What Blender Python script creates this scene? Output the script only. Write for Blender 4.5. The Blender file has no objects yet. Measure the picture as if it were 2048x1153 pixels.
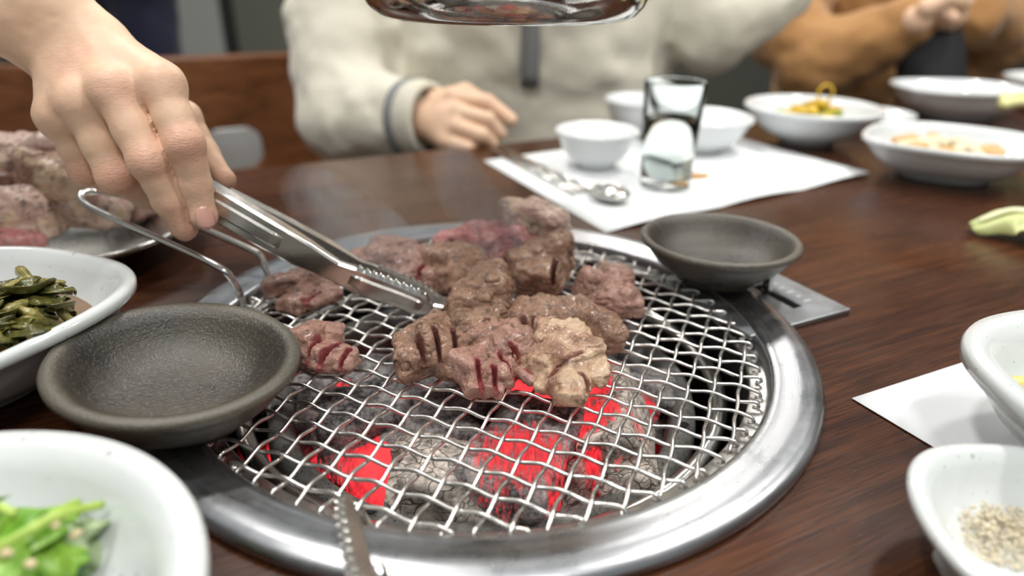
import bpy, bmesh, math, random
import numpy as np
import openvdb as vdb
from mathutils import Vector, Matrix
random.seed(7)
C = bpy.context.scene.collection
PI = math.pi
# ------------------------------------------------------------------ camera, world, lights, exposure
F, CH, PITCH, ROLL = 1365.0, 0.1915, 0.4372, 0.0133
cam = bpy.data.cameras.new('camera'); cam.sensor_width = 36; cam.lens = 36*F/2048
cam.clip_start = 0.01
camo = bpy.data.objects.new('camera', cam); C.objects.link(camo)
camo.matrix_world = Matrix.Translation((0, 0, CH)) @ Matrix.Rotation(PI/2-PITCH, 4, 'X') @ Matrix.Rotation(ROLL, 4, 'Z')
cam.dof.use_dof = True; cam.dof.focus_distance = 0.326; cam.dof.aperture_fstop = 4.0
S = bpy.context.scene; S.camera = camo
S.view_settings.view_transform = 'Standard'; S.view_settings.look = 'None'
S.view_settings.gamma = 1; S.view_settings.use_curve_mapping = False
S.view_settings.exposure = 0.14
try:
    S.cycles.max_bounces = 8; S.cycles.transparent_max_bounces = 12; S.cycles.volume_step_rate = 2.0
    S.cycles.use_denoising = True; S.cycles.sample_clamp_indirect = 4.0
except Exception: pass
w = bpy.data.worlds.new('world'); S.world = w; w.use_nodes = True
w.node_tree.nodes['Background'].inputs[0].default_value = (0.80, 0.84, 0.86, 1)
w.node_tree.nodes['Background'].inputs[1].default_value = 0.37
LIGHTS = [(0.75, 0.25, 1.35, .16, 12, (1, .97, .92)), (0.75, 0.95, 1.35, .16, 12, (1, .97, .92)),
          (-0.45, 0.15, 1.35, .16, 13, (1, .98, .95)), (-0.45, 0.95, 1.35, .16, 12, (1, .97, .92)),
          (0.15, -0.55, 1.35, .30, 13, (1, .98, .95)), (1.6, 0.6, 1.35, .16, 12, (1, .97, .92)),
          (0.3, 2.2, 1.5, .5, 26, (1, .96, .9)), (-1.5, 2.0, 1.5, .5, 16, (1, .96, .9))]
for i, (x, y, z, s, e, c) in enumerate(LIGHTS):
    L = bpy.data.lights.new('ceiling_lamp', 'AREA'); L.shape = 'DISK'; L.size = s; L.energy = e*.66; L.color = c
    o = bpy.data.objects.new('ceiling_lamp', L); o.location = (x, y, z); C.objects.link(o)

def G(px, py, z=0.0, d=None):
    """photograph pixel -> world point on the plane at height z, or at forward depth d"""
    x = (px-1024)/F; y = -(py-576.5)/F; c, s = math.cos(ROLL), math.sin(ROLL)
    X = c*x-s*y; Y = s*x+c*y; cp, sp = math.cos(PITCH), math.sin(PITCH)
    v = Vector((X, cp+Y*sp, -sp+Y*cp)); t = (z-CH)/v.z if d is None else d
    return v*t+Vector((0, 0, CH))

# ------------------------------------------------------------------ node helpers
class N:
    def __init__(s, name, **kw):
        s.m = bpy.data.materials.new(name); s.m.use_nodes = True; s.t = s.m.node_tree
        s.b = s.t.nodes['Principled BSDF']; s.set(**kw)
    def set(s, **kw):
        for k, v in kw.items():
            k = {'base': 'Base Color', 'rough': 'Roughness', 'metal': 'Metallic', 'spec': 'Specular IOR Level', 'coat': 'Coat Weight', 'coatr': 'Coat Roughness',
                 'sss': 'Subsurface Weight', 'emi': 'Emission Color', 'emis': 'Emission Strength', 'trans': 'Transmission Weight', 'ior': 'IOR', 'sheen': 'Sheen Weight'}.get(k, k)
            if hasattr(v, 'is_output') or isinstance(v, bpy.types.NodeSocket): s.t.links.new(v, s.b.inputs[k])
            else:
                if isinstance(v, tuple) and len(v) == 3 and k != 'Subsurface Radius': v = (*v, 1)
                s.b.inputs[k].default_value = v
        return s
    def node(s, typ, **kw):
        n = s.t.nodes.new(typ)
        for k, v in kw.items():
            if k.startswith('i_'): 
                key = k[2:].replace('_', ' '); key = int(key) if key.isdigit() else key
                if isinstance(v, bpy.types.NodeSocket): s.t.links.new(v, n.inputs[key])
                else: n.inputs[key].default_value = v
            else: setattr(n, k, v)
        return n
    def obj(s, scale=(1, 1, 1), rot=(0, 0, 0), src='Object'):
        tc = s.node('ShaderNodeTexCoord'); mp = s.node('ShaderNodeMapping', i_Vector=tc.outputs[src])
        mp.inputs['Scale'].default_value = scale; mp.inputs['Rotation'].default_value = rot; return mp.outputs[0]
    def noise(s, vec, scale, detail=3, rough=.5, dist=0):
        return s.node('ShaderNodeTexNoise', i_Vector=vec, i_Scale=scale, i_Detail=detail, i_Roughness=rough, i_Distortion=dist).outputs['Fac']
    def ramp(s, fac, stops, interp='LINEAR'):
        n = s.node('ShaderNodeValToRGB', i_Fac=fac); cr = n.color_ramp; cr.interpolation = interp
        while len(cr.elements) < len(stops): cr.elements.new(.5)
        for e, (p, c) in zip(cr.elements, stops):
            e.position = p; e.color = (*c, 1) if isinstance(c, tuple) else (c, c, c, 1)
        return n.outputs[0]
    def mix(s, fac, a, b, bt='MIX'):
        n = s.node('ShaderNodeMix', data_type='RGBA', blend_type=bt)
        for k, v in ((0, fac), (6, a), (7, b)):
            if isinstance(v, bpy.types.NodeSocket): s.t.links.new(v, n.inputs[k])
            else: n.inputs[k].default_value = (*v, 1) if isinstance(v, tuple) else v
        return n.outputs[2]
    def math(s, op, a, b=0.0, clamp=False):
        n = s.node('ShaderNodeMath', operation=op, use_clamp=clamp)
        for k, v in ((0, a), (1, b)):
            if isinstance(v, bpy.types.NodeSocket): s.t.links.new(v, n.inputs[k])
            else: n.inputs[k].default_value = v
        return n.outputs[0]
    def attr(s, name): return s.node('ShaderNodeAttribute', attribute_name=name).outputs['Fac']
    def bump(s, h, strength=.3, dist=.001, normal=None):
        n = s.node('ShaderNodeBump', i_Height=h, i_Strength=strength, i_Distance=dist)
        if normal: s.t.links.new(normal, n.inputs['Normal'])
        s.t.links.new(n.outputs[0], s.b.inputs['Normal']); return n.outputs[0]

def plain(name, base, rough=.6, **kw): return N(name, base=base, rough=rough, **kw).m

def wood(name, dark, light, rough, rot, sc=1.0):
    n = N(name); v = n.obj((sc*5, sc*95, sc*40), (0, 0, 0))
    g = n.noise(v, 2.2, 5, .6, .9); big = n.noise(n.obj((sc*1.5, sc*9, sc*4)), 2.0, 2)
    g2 = n.noise(n.obj((sc*18, sc*420, sc*100)), 2.0, 3, .6)
    f = n.math('ADD', n.math('MULTIPLY', g, .6), n.math('ADD', n.math('MULTIPLY', g2, .25), n.math('MULTIPLY', big, .35)))
    c = n.ramp(f, [(.42, dark), (.58, tuple((a*.6+b*.4) for a, b in zip(dark, light))), (.78, light)])
    ln = n.ramp(n.noise(n.obj((sc*6, sc*210, sc*60)), 2.5, 2, .5, .5), [(.50, 0.0), (.56, 1.0), (.60, 0.0)]); c = n.mix(n.math('MULTIPLY', ln, .65), c, tuple(a*.35 for a in dark))
    spk = n.ramp(n.node('ShaderNodeTexVoronoi', i_Vector=n.obj(), i_Scale=170).outputs['Distance'], [(.03, .55), (.06, 0.0)])
    r = n.ramp(n.noise(n.obj(), 14, 4), [(.3, rough*.75), (.7, rough*1.4)])
    n.set(base=n.mix(n.math('MULTIPLY', spk, .35), c, (.55, .42, .32)), rough=r, spec=.38); n.bump(f, .22, .0006); return n.m

def steel(name, base=(.62, .62, .63), rough=.25, scratch=True, dirt=0.0, polar=None):
    n = N(name, metal=1.0)
    v = n.obj((1, 1, 1))
    if polar:   # brushed around a centre: object coordinates -> radius
        sx = n.node('ShaderNodeSeparateXYZ', i_Vector=v)
        rad = n.math('SQRT', n.math('ADD', n.math('POWER', sx.outputs[0], 2.0), n.math('POWER', sx.outputs[1], 2.0)))
        ang = n.math('ARCTAN2', sx.outputs[1], sx.outputs[0])
        cv = n.node('ShaderNodeCombineXYZ', i_X=n.math('MULTIPLY', rad, 1.0), i_Y=n.math('MULTIPLY', ang, .012)).outputs[0]
        g = n.noise(cv, 1500, 4, .6); g2 = n.noise(cv, 260, 3, .6)
    else:
        g = n.noise(n.obj((1, 1, 1)), 900, 3); g2 = n.noise(v, 60, 4, .6)
    blot = n.noise(v, 38, 5, .65)
    r = n.math('ADD', n.math('MULTIPLY', g2, rough*.7), n.math('MULTIPLY', blot, rough*1.3))
    b = n.mix(n.math('MULTIPLY', n.ramp(blot, [(.4, 0.0), (.75, 1.0)]), .25+dirt), base, tuple(x*.45 for x in base))
    n.set(base=b, rough=r); n.bump(n.math('ADD', g, n.math('MULTIPLY', blot, .7)), .12 if polar else .08, .0004); return n.m

M = {}
M['table'] = wood('dark_table_wood', (.020, .0052, .0030), (.100, .034, .011), .24, 0)
M['chair'] = wood('chair_wood', (.10, .035, .012), (.24, .09, .03), .4, 0, .6)
M['ring'] = steel('brushed_grill_ring', (.46, .47, .49), .30, polar=True)
M['steel'] = steel('polished_steel', (.72, .71, .68), .22)
M['wire'] = steel('grate_wire', (.80, .78, .74), .30, dirt=.15)
M['soot'] = steel('sooty_steel', (.05, .05, .048), .40, dirt=.3)
M['hoodm'] = steel('hood_steel', (.55, .53, .50), .10)
M['plate'] = steel('plate_steel', (.42, .44, .46), .42)

def ceramic():
    n = N('white_speckled_ceramic')
    v = n.obj()
    vo = n.node('ShaderNodeTexVoronoi', i_Vector=v, i_Scale=95); vo2 = n.node('ShaderNodeTexVoronoi', i_Vector=v, i_Scale=230)
    m = n.noise(v, 42, 2)
    s1 = n.math('MULTIPLY', n.ramp(vo.outputs['Distance'], [(.07, 1.0), (.13, 0.0)]), n.ramp(m, [(.44, 0.0), (.52, 1.0)]))
    s2 = n.math('MULTIPLY', n.ramp(vo2.outputs['Distance'], [(.10, .8), (.18, 0.0)]), n.ramp(n.noise(v, 77, 2), [(.5, 0.0), (.56, 1.0)]))
    tone = n.mix(n.noise(v, 30, 3), (.60, .635, .63), (.70, .725, .71))
    n.set(base=n.mix(n.math('MULTIPLY', n.math('MAXIMUM', s1, s2), .6), tone, (.22, .23, .22)), rough=.14, spec=.5, coat=.3, coatr=.05)
    n.bump(n.noise(v, 55, 3), .12, .002); return n.m
M['ceramic'] = ceramic()
M['ceramic_far'] = plain('plain_white_ceramic', (.74, .77, .78), .18, coat=.3)

def stoneware():
    n = N('dark_stoneware'); v = n.obj()
    f = n.noise(v, 700, 3, .7); b = n.noise(v, 26, 4, .6)
    c = n.mix(n.ramp(b, [(.35, 0.0), (.65, 1.0)]), (.030, .028, .025), (.062, .052, .034))
    c = n.mix(n.math('MULTIPLY', n.ramp(f, [(.52, 0.0), (.68, 1.0)]), .34), c, (.20, .195, .195))
    pit = n.ramp(n.node('ShaderNodeTexVoronoi', i_Vector=v, i_Scale=260).outputs['Distance'], [(.06, 1.0), (.14, 0.0)])
    c = n.mix(n.math('MULTIPLY', pit, .5), c, (.02, .02, .018))
    sx = n.node('ShaderNodeSeparateXYZ', i_Vector=v); rr = n.math('SQRT', n.math('ADD', n.math('POWER', sx.outputs[0], 2.0), n.math('POWER', sx.outputs[1], 2.0)))
    c = n.mix(n.math('MULTIPLY', n.ramp(n.math('MULTIPLY', rr, 10.0), [(.445, 0.0), (.475, 1.0)]), .5), c, (.13, .115, .085))
    n.set(base=c, rough=n.ramp(b, [(.3, .20), (.7, .42)]), spec=.6); n.bump(n.math('ADD', f, n.math('MULTIPLY', b, .8)), .45, .0012); return n.m
M['stone'] = stoneware()

def meatmat(name, cols, cut, gloss=.35, fiber=240, fat=(.62, .44, .29), fatamt=0.0):
    n = N(name); v = n.obj()
    b = n.noise(v, 75, 5, .65, .6); ch = n.noise(v, 160, 6, .75)
    c = n.ramp(b, [(.32, cols[0]), (.5, cols[1]), (.68, cols[2])])
    c = n.mix(n.math('MULTIPLY', n.ramp(ch, [(.52, 0.0), (.64, 1.0)]), .85), c, (.050, .024, .012))
    if fatamt: c = n.mix(n.ramp(n.noise(v, 48, 3, .5, .8), [(.62-fatamt*.4, 0.0), (.70-fatamt*.3, 1.0)]), c, fat)
    a = n.attr('cut'); wv = n.obj((fiber, fiber*.14, fiber*.5), (0, 0, .7))
    fb = n.noise(wv, 3.0, 4, .6)
    cc = n.mix(fb, tuple(x*.62 for x in cut), tuple(min(1, x*1.35) for x in cut))
    c = n.mix(a, c, cc)
    n.set(base=c, rough=n.ramp(n.noise(v, 210, 3), [(.35, gloss*.55), (.65, gloss*1.5)]), spec=.7, sss=.05, coat=.35, coatr=.18); n.b.inputs['Subsurface Radius'].default_value = (.004, .0015, .001)
    h = n.math('ADD', n.math('MULTIPLY', n.noise(v, 420, 5, .75), .9), n.math('ADD', n.math('MULTIPLY', fb, .35), n.math('MULTIPLY', b, .6)))
    n.bump(h, .75, .0022); return n.m
M['m_brown'] = meatmat('seared_beef', [(.12, .055, .030), (.27, .138, .080), (.40, .24, .155)], (.17, .065, .045), .28)
M['m_pink'] = meatmat('half_cooked_beef', [(.20, .095, .062), (.36, .185, .135), (.47, .27, .21)], (.26, .045, .045), .26)
M['m_fat'] = meatmat('fatty_beef', [(.22, .10, .055), (.44, .25, .155), (.60, .40, .27)], (.40, .20, .14), .26, fatamt=.4)
M['m_raw'] = meatmat('raw_beef', [(.42, .12, .12), (.52, .19, .18), (.56, .30, .27)], (.62, .05, .07), .3)
M['m_pale'] = meatmat('marbled_raw_beef', [(.36, .19, .16), (.52, .34, .27), (.62, .48, .38)], (.20, .06, .07), .35, fatamt=.2)

def coalmat(name, ash, dark, k):
    n = N(name); v = n.obj(); b = n.noise(v, 60, 5, .7); f = n.noise(v, 420, 4, .75)
    g = n.noise(n.obj((300, 36, 120)), 2.0, 4, .6)
    c = n.mix(n.ramp(n.math('ADD', n.math('MULTIPLY', b, .6), n.math('MULTIPLY', f, .4)), [(.42, 0.0), (.60, 1.0)]), dark, ash)
    crack = n.ramp(n.node('ShaderNodeTexVoronoi', i_Vector=n.mix(.12, v, n.node('ShaderNodeTexNoise', i_Vector=v, i_Scale=30.0).outputs['Color']), i_Scale=70, feature='DISTANCE_TO_EDGE').outputs['Distance'], [(.015, 1.0), (.05, 0.0)])
    c = n.mix(n.math('MULTIPLY', crack, .30+k*.4), c, (.02, .015, .012))
    a = n.attr('hot'); m = n.ramp(n.math('ADD', n.math('MULTIPLY', a, 1.0), n.math('MULTIPLY', n.math('SUBTRACT', g, .5), .7)), [(.42, 0.0), (.66, 1.0)])
    lo = n.ramp(g, [(.3, (.22, .008, .012)), (.5, (.62, .018, .028)), (.7, (.95, .04, .05))])
    full = n.mix(n.ramp(a, [(.75, 0.0), (1.0, 1.0)]), lo, (1.0, .045, .055))
    n.set(base=n.mix(m, c, (.05, .01, .01)), rough=.85, emi=n.mix(m, (0, 0, 0), full), emis=1.15)
    n.bump(n.math('SUBTRACT', n.math('ADD', n.math('MULTIPLY', f, .5), n.math('MULTIPLY', g, .5)), n.math('MULTIPLY', crack, .15+k*.4)), .7, .002); return n.m
M['coal'] = coalmat('ashy_charcoal', (.40, .37, .36), (.030, .028, .030), 0)
M['coalw'] = coalmat('white_ash_charcoal', (.74, .66, .58), (.26, .22, .19), 1)
def refract():
    n = N('charred_fireclay'); v = n.obj()
    b = n.noise(v, 45, 4, .6); f = n.noise(v, 600, 4, .8)
    c = n.mix(b, (.07, .068, .062), (.20, .195, .18)); c = n.mix(n.ramp(f, [(.55, 0.0), (.62, .9)]), c, (.012, .012, .012))
    n.set(base=c, rough=.8); n.bump(f, .8, .0015); return n.m
M['clay'] = refract()
def skinmat():
    n = N('skin'); v = n.obj(); a = n.attr('red')
    b = n.noise(v, 30, 3, .5); f = n.noise(v, 900, 3, .6)
    c = n.mix(b, (.68, .445, .30), (.80, .57, .40)); c = n.mix(n.math('MULTIPLY', n.ramp(n.noise(v, 55, 3, .6), [(.45, 0.0), (.7, 1.0)]), .30), c, (.66, .36, .27)); c = n.mix(n.math('MULTIPLY', a, .80), c, (.62, .27, .20))
    wr = n.noise(n.obj((110, 170, 420), (0, .5, .35)), 2.6, 3, .55, .6)
    c = n.mix(n.math('MULTIPLY', n.math('MULTIPLY', a, n.ramp(wr, [(.38, 1.0), (.5, 0.0)])), .45), c, (.38, .18, .12))
    n.set(base=c, rough=.48, spec=.35, sss=.18); n.b.inputs['Subsurface Radius'].default_value = (.006, .0025, .0015)
    h = n.math('ADD', n.math('MULTIPLY', f, .10), n.math('MULTIPLY', n.math('MULTIPLY', wr, a), 1.1))
    n.bump(n.math('ADD', h, n.math('MULTIPLY', n.noise(v, 160, 4, .6), .22)), .5, .0016); return n.m
M['skin'] = skinmat()
M['nail'] = plain('fingernail', (.66, .36, .29), .22, spec=.6, coat=.3)

# ------------------------------------------------------------------ object helpers
def smooth(me): me.polygons.foreach_set('use_smooth', [True]*len(me.polygons))
def link(name, me, m, parent=None, **props):
    o = bpy.data.objects.new(name, me); C.objects.link(o)
    if m is not None: me.materials.append(M[m] if isinstance(m, str) else m)
    if parent is not None: o.parent = parent; o.matrix_parent_inverse = Matrix()
    for k, v in props.items(): o[k] = v
    return o
def mesh(name, verts, faces, m, parent=None, sm=True, **props):
    me = bpy.data.meshes.new(name); me.from_pydata([tuple(v) for v in verts], [], faces); me.update()
    if sm: smooth(me)
    return link(name, me, m, parent, **props)
def thing(name, label, cat, loc=(0, 0, 0), rz=0, group=None):
    o = bpy.data.objects.new(name, None); o.empty_display_size = .02; C.objects.link(o); o.location = loc; o.rotation_euler = (0, 0, rz)
    return tag(o, label, cat, group)
def tag(o, label, cat, group=None):
    o['label'] = label; o['category'] = cat
    if group: o['group'] = group
    return o
def recentre(o):
    """put the origin of a single-mesh thing at its base centre"""
    me = o.data; n = len(me.vertices); co = np.empty(n*3, np.float32); me.vertices.foreach_get('co', co); co = co.reshape(-1, 3)
    c = np.array([(co[:, 0].min()+co[:, 0].max())/2, (co[:, 1].min()+co[:, 1].max())/2, co[:, 2].min()], np.float32)
    me.vertices.foreach_set('co', (co-c).ravel()); me.update(); o.location = [float(t) for t in c]; return o
def box(name, c, s, m, parent=None, rz=0, bev=0.0, **p):
    bm = bmesh.new(); bmesh.ops.create_cube(bm, size=1); bmesh.ops.scale(bm, vec=s, verts=bm.verts)
    if bev: bmesh.ops.bevel(bm, geom=bm.edges[:], offset=bev, segments=2, affect='EDGES', profile=.7)
    bmesh.ops.rotate(bm, cent=(0, 0, 0), matrix=Matrix.Rotation(rz, 3, 'Z'), verts=bm.verts); bmesh.ops.translate(bm, vec=c, verts=bm.verts)
    me = bpy.data.meshes.new(name); bm.to_mesh(me); bm.free(); return link(name, me, m, parent, **p)
def lathe(name, prof, m, parent=None, seg=64, mod=None, zmod=None, closed=False, **p):
    """prof: (r, z) points; mod(theta, r, z) -> factor on r; zmod(theta, r, z) -> dz"""
    V = []; Fc = []; n = len(prof)
    for i in range(seg):
        a = 2*PI*i/seg
        for r, z in prof:
            k = mod(a, r, z) if mod else 1; dz = zmod(a, r, z) if zmod else 0
            V.append((r*k*math.cos(a), r*k*math.sin(a), z+dz))
    for i in range(seg):
        j = (i+1) % seg
        for q in range(n if closed else n-1):
            q2 = (q+1) % n; Fc.append((i*n+q, j*n+q, j*n+q2, i*n+q2))
    return mesh(name, V, Fc, m, parent, **p)
def tube_geo(pts, rad, sides=6, cap=True):
    pts = [Vector(p) for p in pts]; V = []; Fc = []; n = len(pts)
    up = Vector((0, 0, 1))
    for i, p in enumerate(pts):
        t = (pts[min(i+1, n-1)]-pts[max(i-1, 0)])
        t = t.normalized() if t.length > 0 else Vector((1, 0, 0))
        if i == 0: nrm = t.cross(up); nrm = nrm.normalized() if nrm.length > .05 else t.cross(Vector((0, 1, 0))).normalized()
        else: nrm = (nrm-t*nrm.dot(t)).normalized()
        b = t.cross(nrm); r = rad[i] if isinstance(rad, (list, tuple)) else rad
        for s in range(sides):
            a = 2*PI*s/sides; V.append(p+(nrm*math.cos(a)+b*math.sin(a))*r)
    for i in range(n-1):
        for s in range(sides):
            s2 = (s+1) % sides; Fc.append((i*sides+s, i*sides+s2, (i+1)*sides+s2, (i+1)*sides+s))
    if cap: Fc.append(tuple(range(sides))[::-1]); Fc.append(tuple((n-1)*sides+s for s in range(sides)))
    return V, Fc
def tube(name, pts, rad, m, parent=None, sides=8, **p):
    V, Fc = tube_geo(pts, rad, sides); return mesh(name, V, Fc, m, parent, **p)
def spline(pts, n=8):
    """Catmull-Rom through points"""
    P = [Vector(p) for p in pts]; out = []
    P = [P[0]*2-P[1]]+P+[P[-1]*2-P[-2]]
    for i in range(1, len(P)-2):
        for k in range(n):
            t = k/n; a, b, c, d = P[i-1:i+3]
            out.append(.5*((2*b)+(c-a)*t+(2*a-5*b+4*c-d)*t*t+(3*b-a-3*c+d)*t*t*t))
    out.append(P[-2]); return out

# ------------------------------------------------------------------ implicit modelling (signed distance grids -> one continuous mesh)
_tab = np.random.RandomState(3).rand(32, 32, 32).astype(np.float32)*2-1
def vnoise(x, y, z):
    xi = np.floor(x).astype(int); yi = np.floor(y).astype(int); zi = np.floor(z).astype(int)
    fx = (x-xi).astype(np.float32); fy = (y-yi).astype(np.float32); fz = (z-zi).astype(np.float32)
    fx = fx*fx*(3-2*fx); fy = fy*fy*(3-2*fy); fz = fz*fz*(3-2*fz); r = 0
    for a in (0, 1):
        for b in (0, 1):
            for c in (0, 1):
                r = r+_tab[(xi+a) & 31, (yi+b) & 31, (zi+c) & 31]*(fx if a else 1-fx)*(fy if b else 1-fy)*(fz if c else 1-fz)
    return r
class Sdf:
    def __init__(s, lo, hi, h):
        s.lo = np.array(lo, np.float32); s.h = h; s.n = [int(math.ceil((hi[i]-lo[i])/h))+1 for i in range(3)]
        s.ax = [s.lo[i]+h*np.arange(s.n[i], dtype=np.float32) for i in range(3)]
        s.D = np.full(s.n, 1.0, np.float32); s.cuts = []
    def sub(s, lo, hi):
        sl = [];
        for i in range(3):
            a = int(max(0, math.floor((lo[i]-s.lo[i])/s.h))); b = int(min(s.n[i], math.ceil((hi[i]-s.lo[i])/s.h)+1)); sl.append(slice(a, max(a, b)))
        g = [s.ax[0][sl[0]][:, None, None], s.ax[1][sl[1]][None, :, None], s.ax[2][sl[2]][None, None, :]]
        return tuple(sl), g
    def _u(s, sl, d, k):
        D = s.D[sl]
        if D.size == 0: return
        h = np.clip(.5+.5*(D-d)/k, 0, 1); s.D[sl] = D*(1-h)+d*h-k*h*(1-h)
    def _cone(s, g, a, b, ra, rb):
        ba = b-a; L2 = float(ba@ba)+1e-12; px, py, pz = g[0]-a[0], g[1]-a[1], g[2]-a[2]
        t = np.clip((px*ba[0]+py*ba[1]+pz*ba[2])/L2, 0, 1)
        return np.sqrt((px-t*ba[0])**2+(py-t*ba[1])**2+(pz-t*ba[2])**2)-(ra+(rb-ra)*t)
    def cone(s, a, b, ra, rb=None, k=.003):
        rb = ra if rb is None else rb; a = np.array(a, np.float32); b = np.array(b, np.float32); R = max(ra, rb)+3*k
        sl, g = s.sub(np.minimum(a, b)-R, np.maximum(a, b)+R); s._u(sl, s._cone(g, a, b, ra, rb), k); return s
    def chain(s, pts, rs, k=.003):
        for i in range(len(pts)-1): s.cone(pts[i], pts[i+1], rs[i], rs[i+1], k)
        return s
    def _ell(s, g, c, r, rot):
        R = np.array(rot.to_matrix() if hasattr(rot, 'to_matrix') else rot).T if rot is not None else np.eye(3)
        p = [g[i]-c[i] for i in range(3)]; q = [R[i][0]*p[0]+R[i][1]*p[1]+R[i][2]*p[2] for i in range(3)]
        k0 = np.sqrt(sum((q[i]/r[i])**2 for i in range(3))); k1 = np.sqrt(sum((q[i]/r[i]**2)**2 for i in range(3)))+1e-9
        return k0*(k0-1)/k1
    def ell(s, c, r, rot=None, k=.003):
        R = max(r)+3*k; c = np.array(c); sl, g = s.sub(c-R, c+R); s._u(sl, s._ell(g, c, r, rot), k); return s
    def boxd(s, c, r, rot=None, rnd=.003, k=.003, cut=False):
        c = np.array(c); Rr = np.array(rot).T if rot is not None else np.eye(3); ext = math.sqrt(sum(x*x for x in r))+3*k
        sl, g = s.sub(c-ext, c+ext); p = [g[i]-c[i] for i in range(3)]
        q = [np.abs(Rr[i][0]*p[0]+Rr[i][1]*p[1]+Rr[i][2]*p[2])-(r[i]-rnd) for i in range(3)]
        d = np.sqrt(sum(np.maximum(x, 0)**2 for x in q))+np.minimum(np.maximum(np.maximum(q[0], q[1]), q[2]), 0)-rnd
        if cut: s._c(sl, d, k)
        else: s._u(sl, d, k)
        return s
    def _c(s, sl, d, k):
        D = s.D[sl]; e = -d; h = np.clip(.5-.5*(D-e)/k, 0, 1); s.D[sl] = D*(1-h)+e*h+k*h*(1-h)
    def cutcone(s, a, b, ra, rb=None, k=.001, mark=True):
        rb = ra if rb is None else rb; a = np.array(a, np.float32); b = np.array(b, np.float32); R = max(ra, rb)+3*k
        sl, g = s.sub(np.minimum(a, b)-R, np.maximum(a, b)+R); s._c(sl, s._cone(g, a, b, ra, rb), k)
        if mark: s.cuts.append((a, b, ra, rb))
        return s
    def slash(s, a, b, r, z0, k=.0008):
        a = np.array(a, np.float32); b = np.array(b, np.float32); R = r*6+.004
        sl, g = s.sub([min(a[0], b[0])-R, min(a[1], b[1])-R, z0-.004], [max(a[0], b[0])+R, max(a[1], b[1])+R, z0+.06])
        ba = (b-a)[:2]; L2 = float(ba@ba)+1e-12; px, py = g[0]-a[0], g[1]-a[1]; t = np.clip((px*ba[0]+py*ba[1])/L2, 0, 1)
        d = np.sqrt((px-t*ba[0])**2+(py-t*ba[1])**2)-r*.5-np.maximum(g[2]-z0, 0)*.07; s._c(sl, np.maximum(d, z0-g[2]), k); s.blades = getattr(s, 'blades', [])+[(a, b, r, z0)]; return s
    def ridges(s, amp, f, ang, seed=0, an=.3):
        m = np.abs(s.D) < amp*3+s.h*3; ix = np.nonzero(m); x, y, z = [s.ax[i][ix[i]] for i in range(3)]; c, q = math.cos(ang), math.sin(ang)
        u = (x*c+y*q)*f*an; v = (-x*q+y*c)*f; n1 = np.abs(vnoise(u+seed, v+.6*vnoise(x*90, y*90, z*90), z*f*.8)); s.D[m] += amp*(.35-n1)*1.6*(n1 < .35)+amp*.15; return s
    def noise(s, amp, f, oct=3, st=(1, 1, 1), seed=0):
        m = np.abs(s.D) < amp*4+s.h*3; ix = np.nonzero(m)
        x, y, z = [s.ax[i][ix[i]] for i in range(3)]; v = 0; a = amp; ff = f
        for o in range(oct): v = v+a*vnoise(x*ff*st[0]+seed*7.3+o*3.1, y*ff*st[1]+seed*3.7, z*ff*st[2]+11.1); a *= .5; ff *= 2.03
        s.D[m] += v; return s
    def floor(s, z):
        s.D = np.maximum(s.D, (z-s.ax[2])[None, None, :]); return s
    def build(s, name, m, parent=None, attr=None, **p):
        D = s.D; D[0], D[-1] = 1, 1; D[:, 0], D[:, -1] = 1, 1; D[:, :, 0], D[:, :, -1] = 1, 1
        D = np.clip(D/s.h, -3, 3).astype(np.float32); g = vdb.FloatGrid(3.0); g.copyFromArray(D)
        pts, quads = g.convertToQuads(0.0); pts = np.asarray(pts, np.float32)*s.h+s.lo; quads = np.asarray(quads).astype(np.int32)
        P = pts[quads]; vol = np.einsum('ij,ij->i', P[:, 0]-pts.mean(0), np.cross(P[:, 1]-P[:, 0], P[:, 2]-P[:, 0])).sum()
        if vol < 0: quads = quads[:, ::-1]
        me = bpy.data.meshes.new(name); me.vertices.add(len(pts)); me.vertices.foreach_set('co', pts.ravel())
        me.loops.add(quads.size); me.loops.foreach_set('vertex_index', np.ascontiguousarray(quads).ravel())
        me.polygons.add(len(quads)); me.polygons.foreach_set('loop_start', np.arange(0, quads.size, 4, dtype=np.int32))
        me.update(calc_edges=True); smooth(me)
        A = dict(attr or {})
        if getattr(s, 'blades', None) and 'cut' not in A:
            def fb(p):
                r = np.zeros(len(p), np.float32)
                for a, b, w_, z0 in s.blades:
                    ba = (b-a)[:2]; t = np.clip((p[:, :2]-a[:2])@ba/(ba@ba+1e-12), 0, 1); d = np.linalg.norm(p[:, :2]-a[:2]-t[:, None]*ba, axis=1)-w_*.5-np.maximum(p[:, 2]-z0, 0)*.07
                    r = np.maximum(r, np.clip(1-(d-.0002)/.0009, 0, 1)*(p[:, 2] > z0-.002))
                return r
            A['cut'] = fb
        if s.cuts and 'cut' not in A:
            def fc(p):
                r = np.zeros(len(p), np.float32)
                for a, b, ra, rb in s.cuts:
                    ba = b-a; t = np.clip((p-a)@ba/(ba@ba+1e-12), 0, 1); d = np.linalg.norm(p-a-t[:, None]*ba, axis=1)-(ra+(rb-ra)*t)
                    r = np.maximum(r, np.clip(1-(d-.0005)/.0018, 0, 1))
                return r
            A['cut'] = fc
        for k, fn in A.items():
            at = me.attributes.new(k, 'FLOAT', 'POINT'); at.data.foreach_set('value', fn(pts).astype(np.float32))
        return link(name, me, m, parent, **p)

TA = math.radians(26.5)      # the table stands turned by this much
U = Vector((math.cos(TA), math.sin(TA), 0)); W = Vector((-math.sin(TA), math.cos(TA), 0))
RC = Vector((-.0159, .3433, 0))     # middle of the grill
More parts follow.
